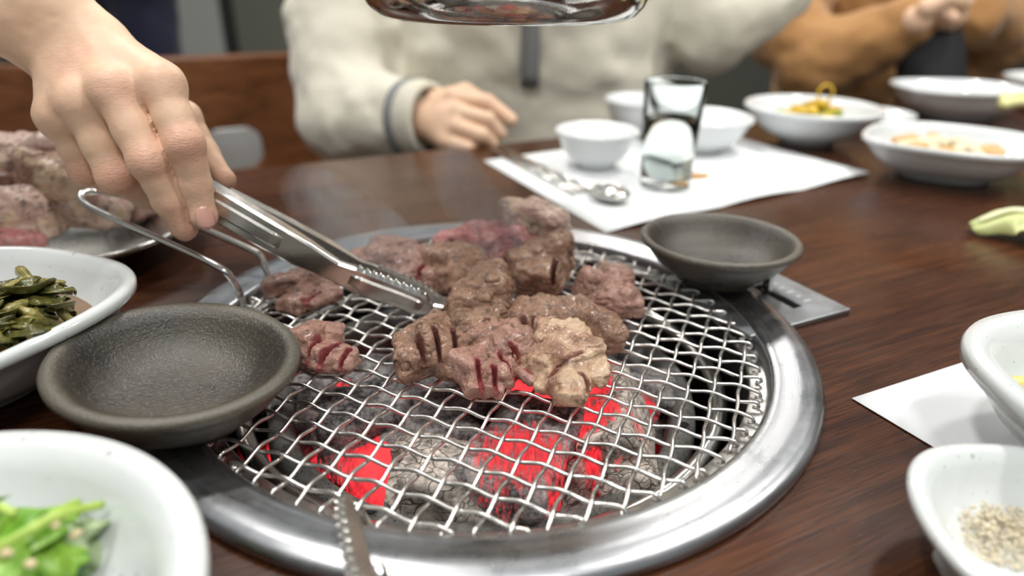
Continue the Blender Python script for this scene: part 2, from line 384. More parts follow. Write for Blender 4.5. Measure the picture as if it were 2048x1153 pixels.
# ------------------------------------------------------------------ the room
FL = -0.74
def wallmat(name, c): 
    n = N(name); n.set(base=n.mix(n.noise(n.obj(), 3, 3), tuple(x*.92 for x in c), c), rough=.7); return n.m
M['floor'] = wood('floor_boards', (.10, .075, .055), (.19, .15, .11), .4, 0, .2)
M['w_back'] = wallmat('greenish_grey_wall', (.115, .118, .098)); M['w_side'] = wallmat('warm_grey_wall', (.42, .40, .36)); M['w_door'] = plain('pale_door', (.50, .51, .49), .5)
box('floor', (0, 1.3, FL-.02), (6.4, 6.2, .04), 'floor', kind='structure')
box('wall_back', (0, 4.4, .6), (6.4, .1, 2.8), 'w_back', kind='structure')
box('wall_left', (-3.2, 1.3, .6), (.1, 6.2, 2.8), 'w_side', kind='structure')
box('wall_right', (3.2, 1.3, .6), (.1, 6.2, 2.8), 'w_side', kind='structure')
box('door_1', (-2.12, 4.30, .26), (.80, .06, 2.0), 'w_door', bev=.01, kind='structure')
for i, x in enumerate((-1.68, -2.56)): box('trim_%d' % (i+1), (x, 4.30, .28), (.08, .08, 2.04), plain('dark_door_frame', (.03, .03, .03), .5), bev=.01, kind='structure')
box('trim_3', (-1.47, 4.28, .5), (.30, .14, 2.5), plain('grey_green_pillar', (.17, .18, .145), .6), bev=.01, kind='structure')

# ------------------------------------------------------------------ dining table (top with a round opening for the grill)
tb = thing('dining_table', 'large dark reddish-brown wooden dining table with visible grain around the round grill', 'table', RC.copy(), TA)
X0, X1, Y0, Y1 = -.78, 1.12, -.365, .432
angs = sorted([2*PI*i/72 for i in range(72)]+[math.atan2(y, x) % (2*PI) for x in (X0, X1) for y in (Y0, Y1)])
V = []; Fc = []
for a in angs:
    c, s_ = math.cos(a), math.sin(a); t = min([q for q in ((X1/c if c > 1e-9 else 9), (X0/c if c < -1e-9 else 9), (Y1/s_ if s_ > 1e-9 else 9), (Y0/s_ if s_ < -1e-9 else 9))])
    rr = .172
    V += [(rr*c, rr*s_, -.03), (rr*c, rr*s_, 0), ((t-.004)*c, (t-.004)*s_, 0), (t*c, t*s_, -.004), (t*c, t*s_, -.03)]
n = len(angs)
for i in range(n):
    j = (i+1) % n
    for q in range(5): q2 = (q+1) % 5; Fc.append((i*5+q, i*5+q2, j*5+q2, j*5+q))
mesh('table_top', V, Fc, 'table', tb, sm=False)
for y in (Y0+.06, Y1-.06): box('apron', ((X0+X1)/2, y, -.07), (X1-X0-.2, .022, .08), 'table', tb)
for x in (X0+.09, X1-.09):
    for y in (Y0+.09, Y1-.09): box('leg', (x, y, (FL-.03)/2), (.07, .07, -FL-.03), 'table', tb, bev=.004)

# ------------------------------------------------------------------ built-in charcoal grill
gr = thing('tabletop_grill', 'round stainless steel charcoal grill with wide brushed rim, sunk into the table', 'grill', (RC.x, RC.y, 0))
prof = [(.1700, -.002), (.1795, .0002), (.1812, .0018), (.1808, .0040), (.1785, .0062), (.1745, .0074), (.1690, .0070), (.1640, .0058), (.1600, .0052), (.1572, .0050), (.1560, .0038), (.1555, .0010), (.1553, -.003)]
lathe('outer_rim', prof, 'ring', gr, 128)
lathe('grate_ledge', [(.1553, -.003), (.1540, -.0036), (.1470, -.0036), (.1462, -.0042), (.1462, -.006)], 'steel', gr, 128)
lathe('inner_wall', [(.1462, -.006), (.1450, -.012), (.1440, -.022), (.1400, -.030), (.1385, -.036), (.1380, -.06), (.120, -.12), (.03, -.13), (.0001, -.13)], 'soot', gr, 96)
tor = [(.1338+.0046*math.cos(a), -.0235+.0040*math.sin(a)) for a in [2*PI*k/10 for k in range(10)]]
lathe('ledge_ring', tor, 'steel', gr, 96, closed=True)
lathe('ring_skirt', [(.1338, -.026), (.130, -.040), (.1285, -.06), (.1285, -.10)], 'soot', gr, 96)

br = thing('charcoal_brazier', 'round speckled grey fireclay brazier ring holding the coals under the grate', 'brazier', (RC.x, RC.y, 0))
cp = [(.123, -.112), (.1235, -.05), (.1232, -.038), (.1215, -.0325), (.1175, -.0305), (.1125, -.0315), (.1095, -.0355), (.1080, -.045), (.104, -.08), (.09, -.098), (.0001, -.10), (.0001, -.112)]
lathe('bowl_wall', cp, 'clay', br, 96, zmod=lambda a, r, z: .0009*math.sin(a*5+1) if z > -.04 else 0)
for k, a in enumerate((-1.98, -1.35, -.35, .8, 2.0, 3.4)):
    c0 = Vector((.1165*math.cos(a), .1165*math.sin(a), -.0302))
    V_, F_ = [], []
    for q in range(10): b = 2*PI*q/10; V_.append(c0+Vector((.0032*math.cos(b), .0026*math.sin(b), 0)))
    V_.append(c0+Vector((0, 0, .0003)))
    for q in range(10): F_.append((q, (q+1) % 10, 10))
    mesh('vent_hole', V_, F_, plain('vent_black', (.004, .004, .004), .9) if k == 0 else bpy.data.materials['vent_black'], br)

# ------------------------------------------------------------------ charcoal: one object each, glowing where hot
def coal(cx, cy, z, L, r1, r2, az, el, seed, hots, m='coal', label='', roll=0.0, amp=.0035):
    """split log: centre pixel, length, two half thicknesses, azimuth, tilt; hots = [(px, py, z, radius, gain)]"""
    c = G(cx, cy, z); h = .0016; R = L/2+.012
    s = Sdf([c.x-R, c.y-R, c.z-R*.75], [c.x+R, c.y+R, c.z+R*.75], h)
    rot = Matrix.Rotation(az, 3, 'Z') @ Matrix.Rotation(el, 3, 'Y') @ Matrix.Rotation(roll, 3, 'X')
    s.boxd(c, (L/2, r1, r2), rot, rnd=min(r1, r2)*.45, k=.002)
    rs = random.Random(seed)
    for q in range(3):   # broken facets
        d = rot @ Vector((rs.choice((-1, 1))*L*.5, rs.uniform(-1, 1)*r1, rs.uniform(-.4, 1)*r2*1.2)); s.boxd(c+d*1.05, (.010, .010, .010), Matrix.Rotation(rs.uniform(0, 3), 3, Vector((rs.random(), rs.random(), rs.random()+.1)).normalized()), rnd=.002, k=.002, cut=True)
    s.noise(amp, 60, 3, seed=seed)
    H = [(G(a, b, zz), rr, g) for a, b, zz, rr, g in hots]
    def hot(p):
        r = np.zeros(len(p), np.float32)
        for q, rr, g in H: r = np.maximum(r, g*np.clip(1.35-np.linalg.norm((p-np.array(q, np.float32))*np.array([1, 1, .8], np.float32), axis=1)/rr, 0, 1))
        return np.clip(r+np.clip((-.050-p[:, 2])*40, 0, .8), 0, 1)
    o = s.build('charcoal_piece', m, attr={'hot': hot}); recentre(o)
    return tag(o, label, 'charcoal', 'charcoal pieces burning in the brazier')
Z = -.030
coal(725, 855, -.034, .052, .020, .020, .35, .05, 1, [(690, 925, -.05, .020, 1.)], label='dark grey charcoal lump at the left, glowing at its underside')
coal(880, 855, -.034, .060, .020, .016, -.25, .0, 2, [(862, 900, -.055, .014, .9)], label='blackened rough charcoal lump in the middle of the fire')
coal(770, 945, -.046, .055, .020, .016, .5, .1, 3, [(770, 940, -.035, .028, 1.0), (810, 900, -.035, .02, .95)], label='bright red glowing charcoal at front left between darker lumps')
coal(915, 965, -.032, .068, .019, .016, -.12, .0, 4, [(1000, 975, -.035, .012, .75)], 'coalw', 'pale ash-covered crackled charcoal log at the front', amp=.002)
coal(910, 905, -.042, .070, .016, .014, -.15, .05, 14, [(900, 905, -.035, .024, .78)], label='dull red charcoal log behind the pale ashy front log')
coal(1050, 925, -.030, .080, .024, .018, 1.15, .02, 5, [(1040, 935, -.02, .036, .68), (1080, 990, -.03, .02, .8)], label='large red streaked charcoal log right of centre pointing at the camera', amp=.002)
coal(1175, 940, -.046, .060, .020, .018, .4, .1, 6, [(1190, 935, -.03, .014, .6)], 'coalw', label='grey ashy charcoal at the front right against the brazier wall')
coal(1235, 860, -.026, .085, .014, .020, 1.45, .1, 7, [(1190, 905, -.03, .026, 1.2), (1180, 830, -.03, .022, 1.3)], 'coalw', 'ash-striped charcoal slab leaning at the right with a bright red inner face', roll=-.5, amp=.0015)
coal(1110, 800, -.046, .070, .022, .016, .2, .0, 8, [(1070, 795, -.03, .030, 1.3), (1140, 830, -.03, .03, 1.3)], label='bright red charcoal glowing under the fatty beef')
coal(1260, 800, -.046, .055, .020, .018, -.4, .0, 9, [(1270, 830, -.035, .018, .8)], label='grey charcoal at the right behind the leaning slab')
coal(700, 790, -.044, .070, .022, .018, .1, .0, 10, [(690, 815, -.04, .016, .9), (835, 800, -.04, .012, .8)], label='wide ash-grey charcoal at the back left')
coal(850, 790, -.046, .060, .022, .018, -.3, .0, 11, [(840, 800, -.035, .014, .7)], label='purplish grey charcoal behind the middle lump')
coal(980, 775, -.048, .060, .022, .018, .3, .0, 12, [(1000, 770, -.035, .008, .7)], label='charcoal lump in the shade below the slashed beef')
coal(600, 860, -.060, .050, .022, .020, 1.2, .0, 13, [], label='unlit brownish charcoal against the left brazier wall')
coal(940, 700, -.050, .080, .024, .018, .1, .0, 15, [(900, 700, -.035, .01, .6)], label='charcoal log at the back of the fire below the meat')
coal(1180, 710, -.050, .070, .024, .018, -.2, .0, 16, [], label='grey charcoal lump at the back right under the grate')
coal(1000, 870, -.062, .070, .030, .012, .3, .0, 17, [(1000, 870, -.055, .07, 1.)], label='deep glowing charcoal at the bottom of the fire')
coal(800, 880, -.066, .080, .030, .012, .3, .0, 18, [(800, 880, -.055, .07, 1.)], label='deep glowing charcoal under the left lumps')
coal(1150, 880, -.068, .080, .030, .012, 1.3, .0, 19, [(1200, 900, -.055, .07, 1.)], label='deep glowing charcoal under the right slab')

# ------------------------------------------------------------------ woven wire grate
GC = Vector((-.0175, .3385, 0)); GR = .1495; SP = .01175; GZ = .0040; FA = math.radians(69); AMP = .0010
gt = thing('grill_grate', 'round woven steel wire grate with crimped wires and bent carrying handle over the coals', 'grate', (GC.x, GC.y, GZ), FA)
nw = int(GR/SP)
for fam in (0, 1):
    for k in range(-nw, nw+1):
        off = k*SP; half = math.sqrt(max(0, GR*GR-off*off)); 
        if half < .02: continue
        pts = []; n8 = int(2*half/(SP/6)); par = (k+fam) % 2
        rnd = random.Random(k*7+fam)
        for q in range(n8+1):
            t = -half+2*half*q/n8; zz = AMP*math.cos(PI*t/SP)*(1 if par else -1)
            lat = .00035*math.sin(PI*t/SP+(0 if par else PI))+.0003*math.sin(t*40+k)
            pts.append((t, off+lat, zz) if fam == 0 else (off+lat, t, zz))
        # ends hooked down round the ledge
        for sgn, end in ((-1, 0), (1, -1)):
            b = Vector(pts[end]); d = Vector((sgn, 0, 0)) if fam == 0 else Vector((0, sgn, 0))
            hk = [b+d*.0014+Vector((0, 0, -.0006)), b+d*.0020+Vector((0, 0, -.0020)), b+d*.0010+Vector((0, 0, -.0032)), b-d*.0008+Vector((0, 0, -.0030))]
            pts = [*reversed(hk), *pts] if end == 0 else [*pts, *hk]
        tube('wire', pts, .00092, 'wire', gt, 6)
def toG(p): return Matrix.Rotation(-FA, 3, 'Z') @ (Vector(p)-Vector((GC.x, GC.y, GZ)))
hp = [G(486, 612, .004), G(478, 585, d=.402), G(462, 556, d=.395), G(446, 541, d=.392), G(400, 516, d=.395), G(300, 470, d=.402), G(200, 425, d=.410), G(172, 410, d=.414), G(161, 398, d=.418), G(168, 386, d=.424), G(196, 383, d=.432), G(235, 388, d=.436),
      G(300, 412, d=.44), G(400, 455, d=.445), G(500, 500, d=.448), G(520, 512, d=.449), G(530, 535, d=.447), G(541, 562, .004)]
tube('carrying_handle', [toG(p) for p in spline(hp, 6)], .0022, 'steel', gt, 10)
# ------------------------------------------------------------------ meat on the grate
MZ = .0058
def meat(label, mt, blobs, slashes=(), amp=.0012, f=130, seed=0, base=MZ, flat=True, k=.0028, h=.0008, ang=.5, grp='pieces of beef cooking on the grate', ribs=(), cat='meat', name='beef_piece'):
    """blobs: (px, py, z above base, rx, ry, rz, azimuth deg) ; slashes: (px, py, px2, py2, depth top z, r)"""
    B = []
    for px, py, z, rx, ry, rz, az in blobs: B.append((G(px, py, base+z), (rx, ry, rz), Matrix.Rotation(math.radians(az), 3, 'Z')))
    lo = [min(c[i]-max(r)*1.05 for c, r, _ in B)-.004 for i in range(3)]; hi = [max(c[i]+max(r)*1.05 for c, r, _ in B)+.004 for i in range(3)]
    lo[2] = max(lo[2], base-.004)
    s = Sdf(lo, hi, h)
    rq = random.Random(seed*3+1)
    for c, r, R in B:
        T_ = Matrix.Rotation(rq.uniform(-.3, .3), 3, 'X') @ Matrix.Rotation(rq.uniform(-.3, .3), 3, 'Y') @ Matrix.Rotation(rq.uniform(-.5, .5), 3, 'Z')
        s.boxd(c, tuple(q*.93 for q in r), T_ @ R, rnd=min(r)*.55, k=k)
    for x1, y1, x2, y2, z, r in ribs: s.cone(G(x1, y1, base+z), G(x2, y2, base+z), r, r*.8, k=.0018)
    s.noise(amp*1.25, f*.7, 4, seed=seed); s.ridges(amp*1.5, 340, ang+rq.uniform(-.5, .9), seed, .16)
    for x1, y1, x2, y2, z, r in slashes: s.slash(G(x1, y1, base+z), G(x2, y2, base+z), r, base+z*.42)
    if flat: s.floor(base)
    o = s.build(name, mt); recentre(o); return tag(o, label, cat, grp)
meat('pinkish brown beef piece beside the wire handle feet, far left of the grate', 'm_pink',
     [(565, 572, .005, .013, .012, .008, 20), (610, 568, .005, .015, .013, .009, -10), (640, 590, .004, .014, .012, .007, 30), (590, 606, .003, .010, .011, .006, 0)], [(600, 588, 640, 572, .0125, .0012)], seed=1)
meat('small beef piece with two deep red slashes beside the near stoneware dish', 'm_pink',
     [(610, 690, .007, .013, .012, .010, 0), (650, 675, .006, .012, .010, .009, 10), (650, 712, .006, .012, .011, .009, -20), (685, 722, .004, .009, .008, .007, 0)],
     [(618, 718, 690, 672, .0145, .0022), (655, 738, 700, 698, .011, .0014), (598, 700, 640, 665, .017, .0008)], seed=2)
meat('large brown seared beef piece with crusty front edge, left of the two spread pieces', 'm_brown',
     [(840, 708, .007, .015, .017, .011, 10), (880, 690, .009, .016, .017, .011, 0), (905, 665, .008, .014, .015, .010, 0), (850, 672, .009, .012, .011, .009, -20), (825, 738, .004, .008, .009, .007, 0), (890, 735, .004, .014, .007, .007, -15)],
     [(832, 668, 858, 712, .020, .0012), (868, 655, 885, 705, .021, .0010), (905, 648, 912, 690, .019, .0010)], amp=.0016, seed=3)
meat('tall folded brown beef piece gripped at the end of the serving tongs', 'm_brown',
     [(950, 655, .010, .015, .014, .012, 0), (945, 610, .018, .014, .012, .014, 10), (975, 588, .022, .014, .012, .013, -20), (985, 640, .010, .012, .012, .012, 0), (925, 625, .014, .010, .010, .010, 0), (985, 566, .018, .013, .012, .014, 0)],
     [(925, 640, 975, 600, .030, .0012), (940, 668, 985, 640, .024, .0010), (1002, 655, 1012, 620, .024, .0008)], amp=.0014, seed=4)
meat('pinkish beef piece cut into three hanging fingers at its front', 'm_pink',
     [(985, 680, .008, .016, .014, .011, 0), (1030, 700, .007, .013, .014, .010, -20), (955, 725, .006, .010, .018, .008, -10), (1000, 740, .005, .008, .016, .007, 20)],
     [(955, 725, 972, 800, .012, .0012), (1000, 700, 1040, 745, .014, .0012), (985, 735, 1000, 800, .010, .0010), (1020, 680, 1062, 712, .017, .0012)],
     ribs=[(935, 750, 945, 785, .004, .0048), (960, 740, 975, 808, .004, .0048), (985, 735, 996, 790, .003, .0042), (1035, 730, 1062, 765, .004, .0046), (1040, 700, 1072, 722, .005, .0050)], seed=5)
meat('pale fatty beef piece with golden top and split front, nearest the red coals', 'm_fat',
     [(1120, 680, .009, .017, .014, .009, 0), (1150, 710, .008, .014, .013, .008, 10), (1085, 715, .007, .013, .014, .007, -25), (1140, 650, .010, .010, .009, .008, 0), (1135, 755, .004, .011, .016, .006, 10), (1185, 740, .004, .009, .013, .005, 30), (1065, 735, .003, .010, .011, .005, 0)],
     [(1098, 760, 1118, 735, .008, .0016), (1160, 745, 1180, 770, .010, .0016), (1130, 700, 1165, 690, .018, .0010)],
     ribs=[(1125, 770, 1128, 812, .003, .0060), (1145, 765, 1150, 805, .003, .0060), (1085, 745, 1080, 775, .002, .0050), (1190, 735, 1203, 765, .003, .0050)], amp=.0014, seed=6)
sl = [(1046+i*24, 612+i*2.2, 1068+i*24, 662+i*3, .0245, .0022) for i in range(7)]
meat('long thick seared beef piece scored with a row of parallel slashes', 'm_brown',
     [(1060, 645, .009, .013, .012, .014, 0), (1100, 640, .010, .014, .013, .013, -5), (1145, 642, .010, .014, .013, .013, -5), (1190, 655, .009, .014, .012, .012, -10), (1218, 672, .007, .010, .010, .010, 0)], sl+[], amp=.0010, seed=7)
meat('roundish browned beef piece at the right end of the row of meat', 'm_pink',
     [(1195, 575, .010, .014, .012, .013, 0), (1225, 565, .011, .013, .012, .013, 0), (1235, 598, .007, .013, .012, .010, -20), (1252, 612, .004, .010, .010, .007, 0), (1205, 600, .006, .011, .010, .009, 0)],
     [(1210, 590, 1240, 580, .021, .0012)], seed=8)
meat('thick browned beef cube at the back right behind the slashed piece', 'm_brown',
     [(1055, 535, .013, .014, .013, .016, 0), (1090, 520, .014, .015, .013, .016, 10), (1115, 505, .015, .012, .012, .015, 10), (1078, 555, .010, .016, .012, .014, 0)],
     [(1100, 555, 1112, 520, .022, .0014), (1062, 520, 1068, 560, .028, .0012)], seed=9)
meat('bright red raw beef strip lying at the back of the grate', 'm_raw',
     [(915, 490, .010, .017, .015, .013, 0), (965, 485, .012, .018, .016, .014, 0), (1015, 480, .013, .017, .015, .014, 10), (1055, 475, .012, .014, .014, .013, 10)], amp=.0010, seed=10)
meat('upright pink raw beef block, the farthest piece on the grate', 'm_pale',
     [(1035, 452, .022, .015, .012, .021, -10), (1075, 455, .020, .018, .013, .020, -15), (1105, 458, .016, .013, .012, .017, -15)], amp=.0010, seed=11)
meat('pink and brown beef piece behind the tongs at the left', 'm_pink',
     [(745, 525, .006, .017, .014, .010, 0), (785, 512, .009, .018, .015, .011, 0), (825, 528, .008, .015, .013, .011, -10), (860, 552, .005, .013, .013, .008, -30), (810, 555, .004, .014, .012, .007, 0)], [(800, 545, 850, 520, .018, .0014)], seed=12)
meat('brown thick beef piece in the smoke between the tongs and the raw strip', 'm_brown',
     [(890, 530, .010, .017, .014, .013, 0), (930, 528, .011, .015, .014, .014, 0), (905, 555, .007, .015, .012, .011, 0)], seed=13)

# ------------------------------------------------------------------ crockery
def dish_profile(R, H, fr, th=.0045, foot=.005, lip=.0035):
    """closed section: rounded lip, shallow bowl, foot ring"""
    o = [(.0001, foot*.6), (fr-.006, foot*.6), (fr-.005, 0), (fr, 0), (fr+.001, foot)]
    for t in (.25, .5, .72, .88): o.append((fr+(R-fr)*(t**.75), foot+(H-foot)*t**1.6))
    o += [(R+.0003, H-lip*.8), (R+.0006, H-lip*.3), (R-.0006, H), (R-lip*.6, H+.0002), (R-lip*1.1, H-.0010)]
    for t in (.93, .82, .65, .45, .2): o.append(((R-lip*1.3)*t**.55, foot+th+(H-foot-th-.001)*t**3.2))
    o.append((.0001, foot+th)); return o
def place(o, p, tilt=(0, 0), rz=0): o.location = p; o.rotation_euler = (tilt[0], tilt[1], rz); return o
d1 = lathe('stoneware_dish', dish_profile(.0510, .030, .030, lip=.0060), 'stone', seg=96, mod=lambda a, r, z: 1+.006*math.sin(2*a+1)+.004*math.sin(3*a)); place(d1, (-.1505, .2593, .0062), (.0, .11))
tag(d1, 'empty dark stoneware dish resting over the near left edge of the grill rim', 'dish', 'empty dark stoneware dishes')
d2 = lathe('stoneware_dish', dish_profile(.0505, .028, .026, lip=.0045), 'stone', seg=96, mod=lambda a, r, z: 1+.005*math.sin(2*a)); place(d2, (.1345, .4150, .0085), (-.02, .0))
tag(d2, 'empty dark stoneware dish resting on the steel control plate at the far right', 'dish', 'empty dark stoneware dishes')

# control plate with its air slider
cpn = G(1700, 628, .0); cpo = thing('air_control_plate', 'square brushed steel plate with a slot and small lever beside the grill', 'control plate', cpn, TA)
def plate_pts(): 
    # local: x to the left (towards the grill) negative, y away positive
    return None
Lx, Ly, sx0, sx1, sy0, sy1 = -.082, .088, -.032, -.025, .016, .052
V = []; Fc = []
xs = [Lx, sx0, sx1, 0]; ys = [0, sy0, sy1, Ly]; T = .0035
for z in (T, 0): V += [(x*1.0, y, z) for y in ys for x in xs]
for r in range(3):
    for c in range(3):
        if (r, c) == (1, 1): continue
        a = r*4+c; Fc.append((a, a+1, a+5, a+4)); Fc.append((a+16, a+20, a+21, a+17))
def side(a, b): Fc.append((a, a+16, b+16, b))
for a, b in ((0, 1), (1, 2), (2, 3), (3, 7), (7, 11), (11, 15), (15, 14), (14, 13), (13, 12), (12, 8), (8, 4), (4, 0), (5, 9), (9, 10), (10, 6), (6, 5)): side(a, b)
pl = mesh('plate', V, Fc, 'plate', cpo, sm=False)
bv = pl.modifiers.new('b', 'BEVEL'); bv.width = .0008; bv.segments = 2
mesh('slot_bottom', [(sx0, sy0, .0006), (sx1, sy0, .0006), (sx1, sy1, .0006), (sx0, sy1, .0006)], [(0, 1, 2, 3)], bpy.data.materials['vent_black'], cpo, sm=False)
box('lever', (-.0285, .042, .009), (.004, .006, .018), 'steel', cpo, bev=.0008); box('lever_knob', (-.037, .046, .016), (.024, .008, .005), 'steel', cpo, bev=.0015)
for k in range(5): box('engraved_mark', (-.016, .020+k*.007, T+.00005), (.004 if k % 2 else .006, .0012, .0003), 'ceramic_far', cpo)

# white bowls
def petal(n, a, ph, b=.0): return lambda t, r, z: 1+(a*math.cos(n*(t-ph))+b*math.cos(2*(t-ph)))*min(1, r/.05)
def wavy(n, a, ph): return lambda t, r, z: a*math.cos(n*(t-ph))*max(0, (z-.015)/.03)
def bowl(label, p, R, H, fr, rz=0, mod=None, zmod=None, mt='ceramic', group=None, lip=.006, name='bowl', seg=96, th=.005, sy=1.0, cat='bowl', foot=.006):
    t = thing(name, label, cat, p, rz, group); t.scale = (1, sy, 1)
    lathe('bowl_body', dish_profile(R, H, fr, th=th, foot=foot, lip=lip), mt, t, seg, mod=mod, zmod=zmod); return t
b1 = bowl('white speckled oval bowl of braised brown-green greens in amber broth, left edge', (-.274, .287, .0008), .086, .044, .040, rz=-.35, mod=petal(4, .035, .6), zmod=wavy(2, .004, .3), sy=.95)
b2 = bowl('white speckled round bowl of fresh green leaves in the near left corner', (-.1655, .1055, .0008), .0875, .044, .036, rz=0, mod=petal(3, .012, .4), lip=.008, zmod=wavy(2, .0015, 1))
b3 = bowl('white speckled thick-rimmed bowl with green and yellow shreds on the white placemat, right edge', (.2600, .2245, .0012), .0712, .046, .030, rz=.2, mod=petal(5, .02, 1.), lip=.009)
b4 = bowl('white petal-shaped dish with pale crumbled garlic in the near right corner', (.1810, .1640, .0008), .0475, .031, .024, rz=.0, mod=petal(4, .03, 2.3), lip=.005, zmod=wavy(4, .0012, 2.3))
# fluted foot flutes of the petal dish
for k in range(9):
    a = 2.2+k*.36; c = Vector((.0275*math.cos(a), .0275*math.sin(a), .0050))
    s = Sdf(c-Vector((.012, .012, .010)), c+Vector((.012, .012, .012)), .0008)
    s.cone(c+Vector((0, 0, -.004)), c+Vector((.006*math.cos(a), .006*math.sin(a), .007)), .0035, .0042); o = s.build('foot_flute', 'ceramic', b4)

M['broth'] = N('amber_broth', base=(.42, .20, .05), rough=.08, trans=.25, spec=.6).m
def disc(name, R, z, m, parent, mod=None, seg=48):
    V = [(0, 0, z)]+[(R*(mod(2*PI*i/seg, .1, z) if mod else 1)*math.cos(2*PI*i/seg), R*(mod(2*PI*i/seg, .1, z) if mod else 1)*math.sin(2*PI*i/seg), z) for i in range(seg)]
    V += [(v[0]*.97, v[1]*.97, z-.004) for v in V]; Fc = []
    for i in range(seg): j = (i+1) % seg; Fc += [(0, 1+i, 1+j), (1+i, seg+2+i, seg+2+j, 1+j)]
    return mesh(name, V, Fc, m, parent)
o = disc('broth', .0665, 0, 'broth', None, mod=lambda a, r, z: 1+.05*math.sin(3*a)); o.location = (-.274, .287, .0245)
tag(o, 'shallow pool of amber broth around the braised greens', 'broth')

def leafmat(name, a, b, rough=.3, dark=None):
    n = N(name); v = n.obj(); n.set(base=n.mix(n.ramp(n.noise(v, 120, 4, .6), [(.35, 0.0), (.65, 1.0)]), a, b), rough=rough, sss=.15, spec=.5)
    n.b.inputs['Subsurface Radius'].default_value = (.002, .003, .001); n.bump(n.noise(v, 260, 4, .6, .5), .5, .0012); return n.m
M['brine'] = leafmat('braised_leaf', (.035, .040, .010), (.15, .135, .030), .22); M['stalk'] = leafmat('braised_stalk', (.17, .15, .035), (.36, .31, .10), .25)
M['leaf'] = leafmat('fresh_leaf', (.10, .27, .018), (.25, .44, .05), .3); M['leafd'] = leafmat('dark_leaf', (.015, .075, .012), (.04, .13, .02), .3); M['leafp'] = leafmat('pale_leaf_underside', (.26, .36, .17), (.38, .47, .27), .35)
M['stem'] = leafmat('fresh_stem', (.30, .46, .06), (.46, .60, .13), .3)
def leaf(name, pts_c, width, m, parent, lobes=5, curl=.3, seed=0, up=Vector((0, 0, 1)), th=.0007, cup=0.0, **p):
    """blade along a centre line, lobed outline, with thickness"""
    rs = random.Random(seed); cl = spline(pts_c, 5); n = len(cl); V = []; Fc = []; mcols = 8
    for i, c in enumerate(cl):
        t = i/(n-1); tt = (cl[min(i+1, n-1)]-cl[max(0, i-1)]).normalized(); sd = tt.cross(up).normalized(); nn = sd.cross(tt)
        wv = width*(math.sin(PI*min(1, t*1.02+.02))**.6)*(1+.22*math.sin(t*PI*lobes*2+seed))
        for j in range(mcols+1):
            u = j/mcols*2-1; V.append(c+sd*wv*u*(1+.06*rs.uniform(-1, 1))+nn*(curl*width*(-(u*u))+width*.18*math.sin(u*15+seed*2+t*5)*(1 if 'limp' in name else 0)+cup*width*abs(u)+width*.12*math.sin(u*7+t*9+seed)+rs.uniform(-.03, .03)*width))
    for i in range(n-1):
        for j in range(mcols): a = i*(mcols+1)+j; Fc.append((a, a+1, a+mcols+2, a+mcols+1))
    o = mesh(name, V, Fc, m, parent, **p); so = o.modifiers.new('s', 'SOLIDIFY'); so.thickness = th; so.offset = 0
    sb = o.modifiers.new('u', 'SUBSURF'); sb.levels = sb.render_levels = 1; return o
# braised greens
bg = thing('braised_greens', 'heap of limp braised mustard greens with pale stalks in the left oval bowl', 'vegetables', G(40, 640, .030))
def L(o_loc, p): return Vector(p)-Vector(o_loc)
rs = random.Random(4)
for k in range(30):
    x = rs.uniform(-45, 125); y = rs.uniform(595, 690)-max(0, x-60)*.25; a = rs.uniform(-.2, 1.2); ln = rs.uniform(50, 100); z = .030+rs.uniform(0, .012)
    P = [L(bg.location, G(x-ln/2*math.cos(a), y-ln/2*math.sin(a)*.7, z-.003)), L(bg.location, G(x, y-rs.uniform(0, 12), z+.005)), L(bg.location, G(x+ln/2*math.cos(a), y+ln/2*math.sin(a)*.7, z-.006))]
    leaf('limp_leaf', [q+Vector((0, 0, .005)) for q in P], rs.uniform(.005, .011), 'brine', bg, lobes=rs.choice((3, 4, 5)), curl=rs.uniform(-.5, .7), seed=k, th=.0006, cup=rs.uniform(-.4, .4))
for k, (a, b, c, r) in enumerate([((40, 540, .050), (70, 575, .048), (105, 615, .036), .0042), ((0, 610, .043), (60, 628, .044), (150, 672, .026), .0040), ((-20, 640, .040), (20, 650, .042), (60, 680, .034), .0036), ((90, 590, .040), (120, 620, .037), (148, 652, .028), .0036),
                                   ((10, 660, .038), (50, 640, .043), (95, 648, .038), .0030), ((-10, 590, .044), (15, 575, .050), (50, 560, .050), .0030), ((60, 660, .036), (90, 665, .034), (125, 690, .026), .0026), ((70, 600, .046), (20, 620, .046), (-30, 670, .036), .0034)]):
    P = spline([L(bg.location, G(*q)) for q in (a, b, c)], 6); m_ = len(P)
    tube('stalk', P, [r*.72*(.8+.25*math.sin(i*1.1+k)**2) for i in range(m_)], 'stalk', bg, 8)
leaf('flat_stalk_piece', [L(bg.location, G(70, 560, .047)), L(bg.location, G(92, 572, .048)), L(bg.location, G(112, 590, .044))], .009, 'stalk', bg, lobes=1, curl=.15, seed=3, th=.002)

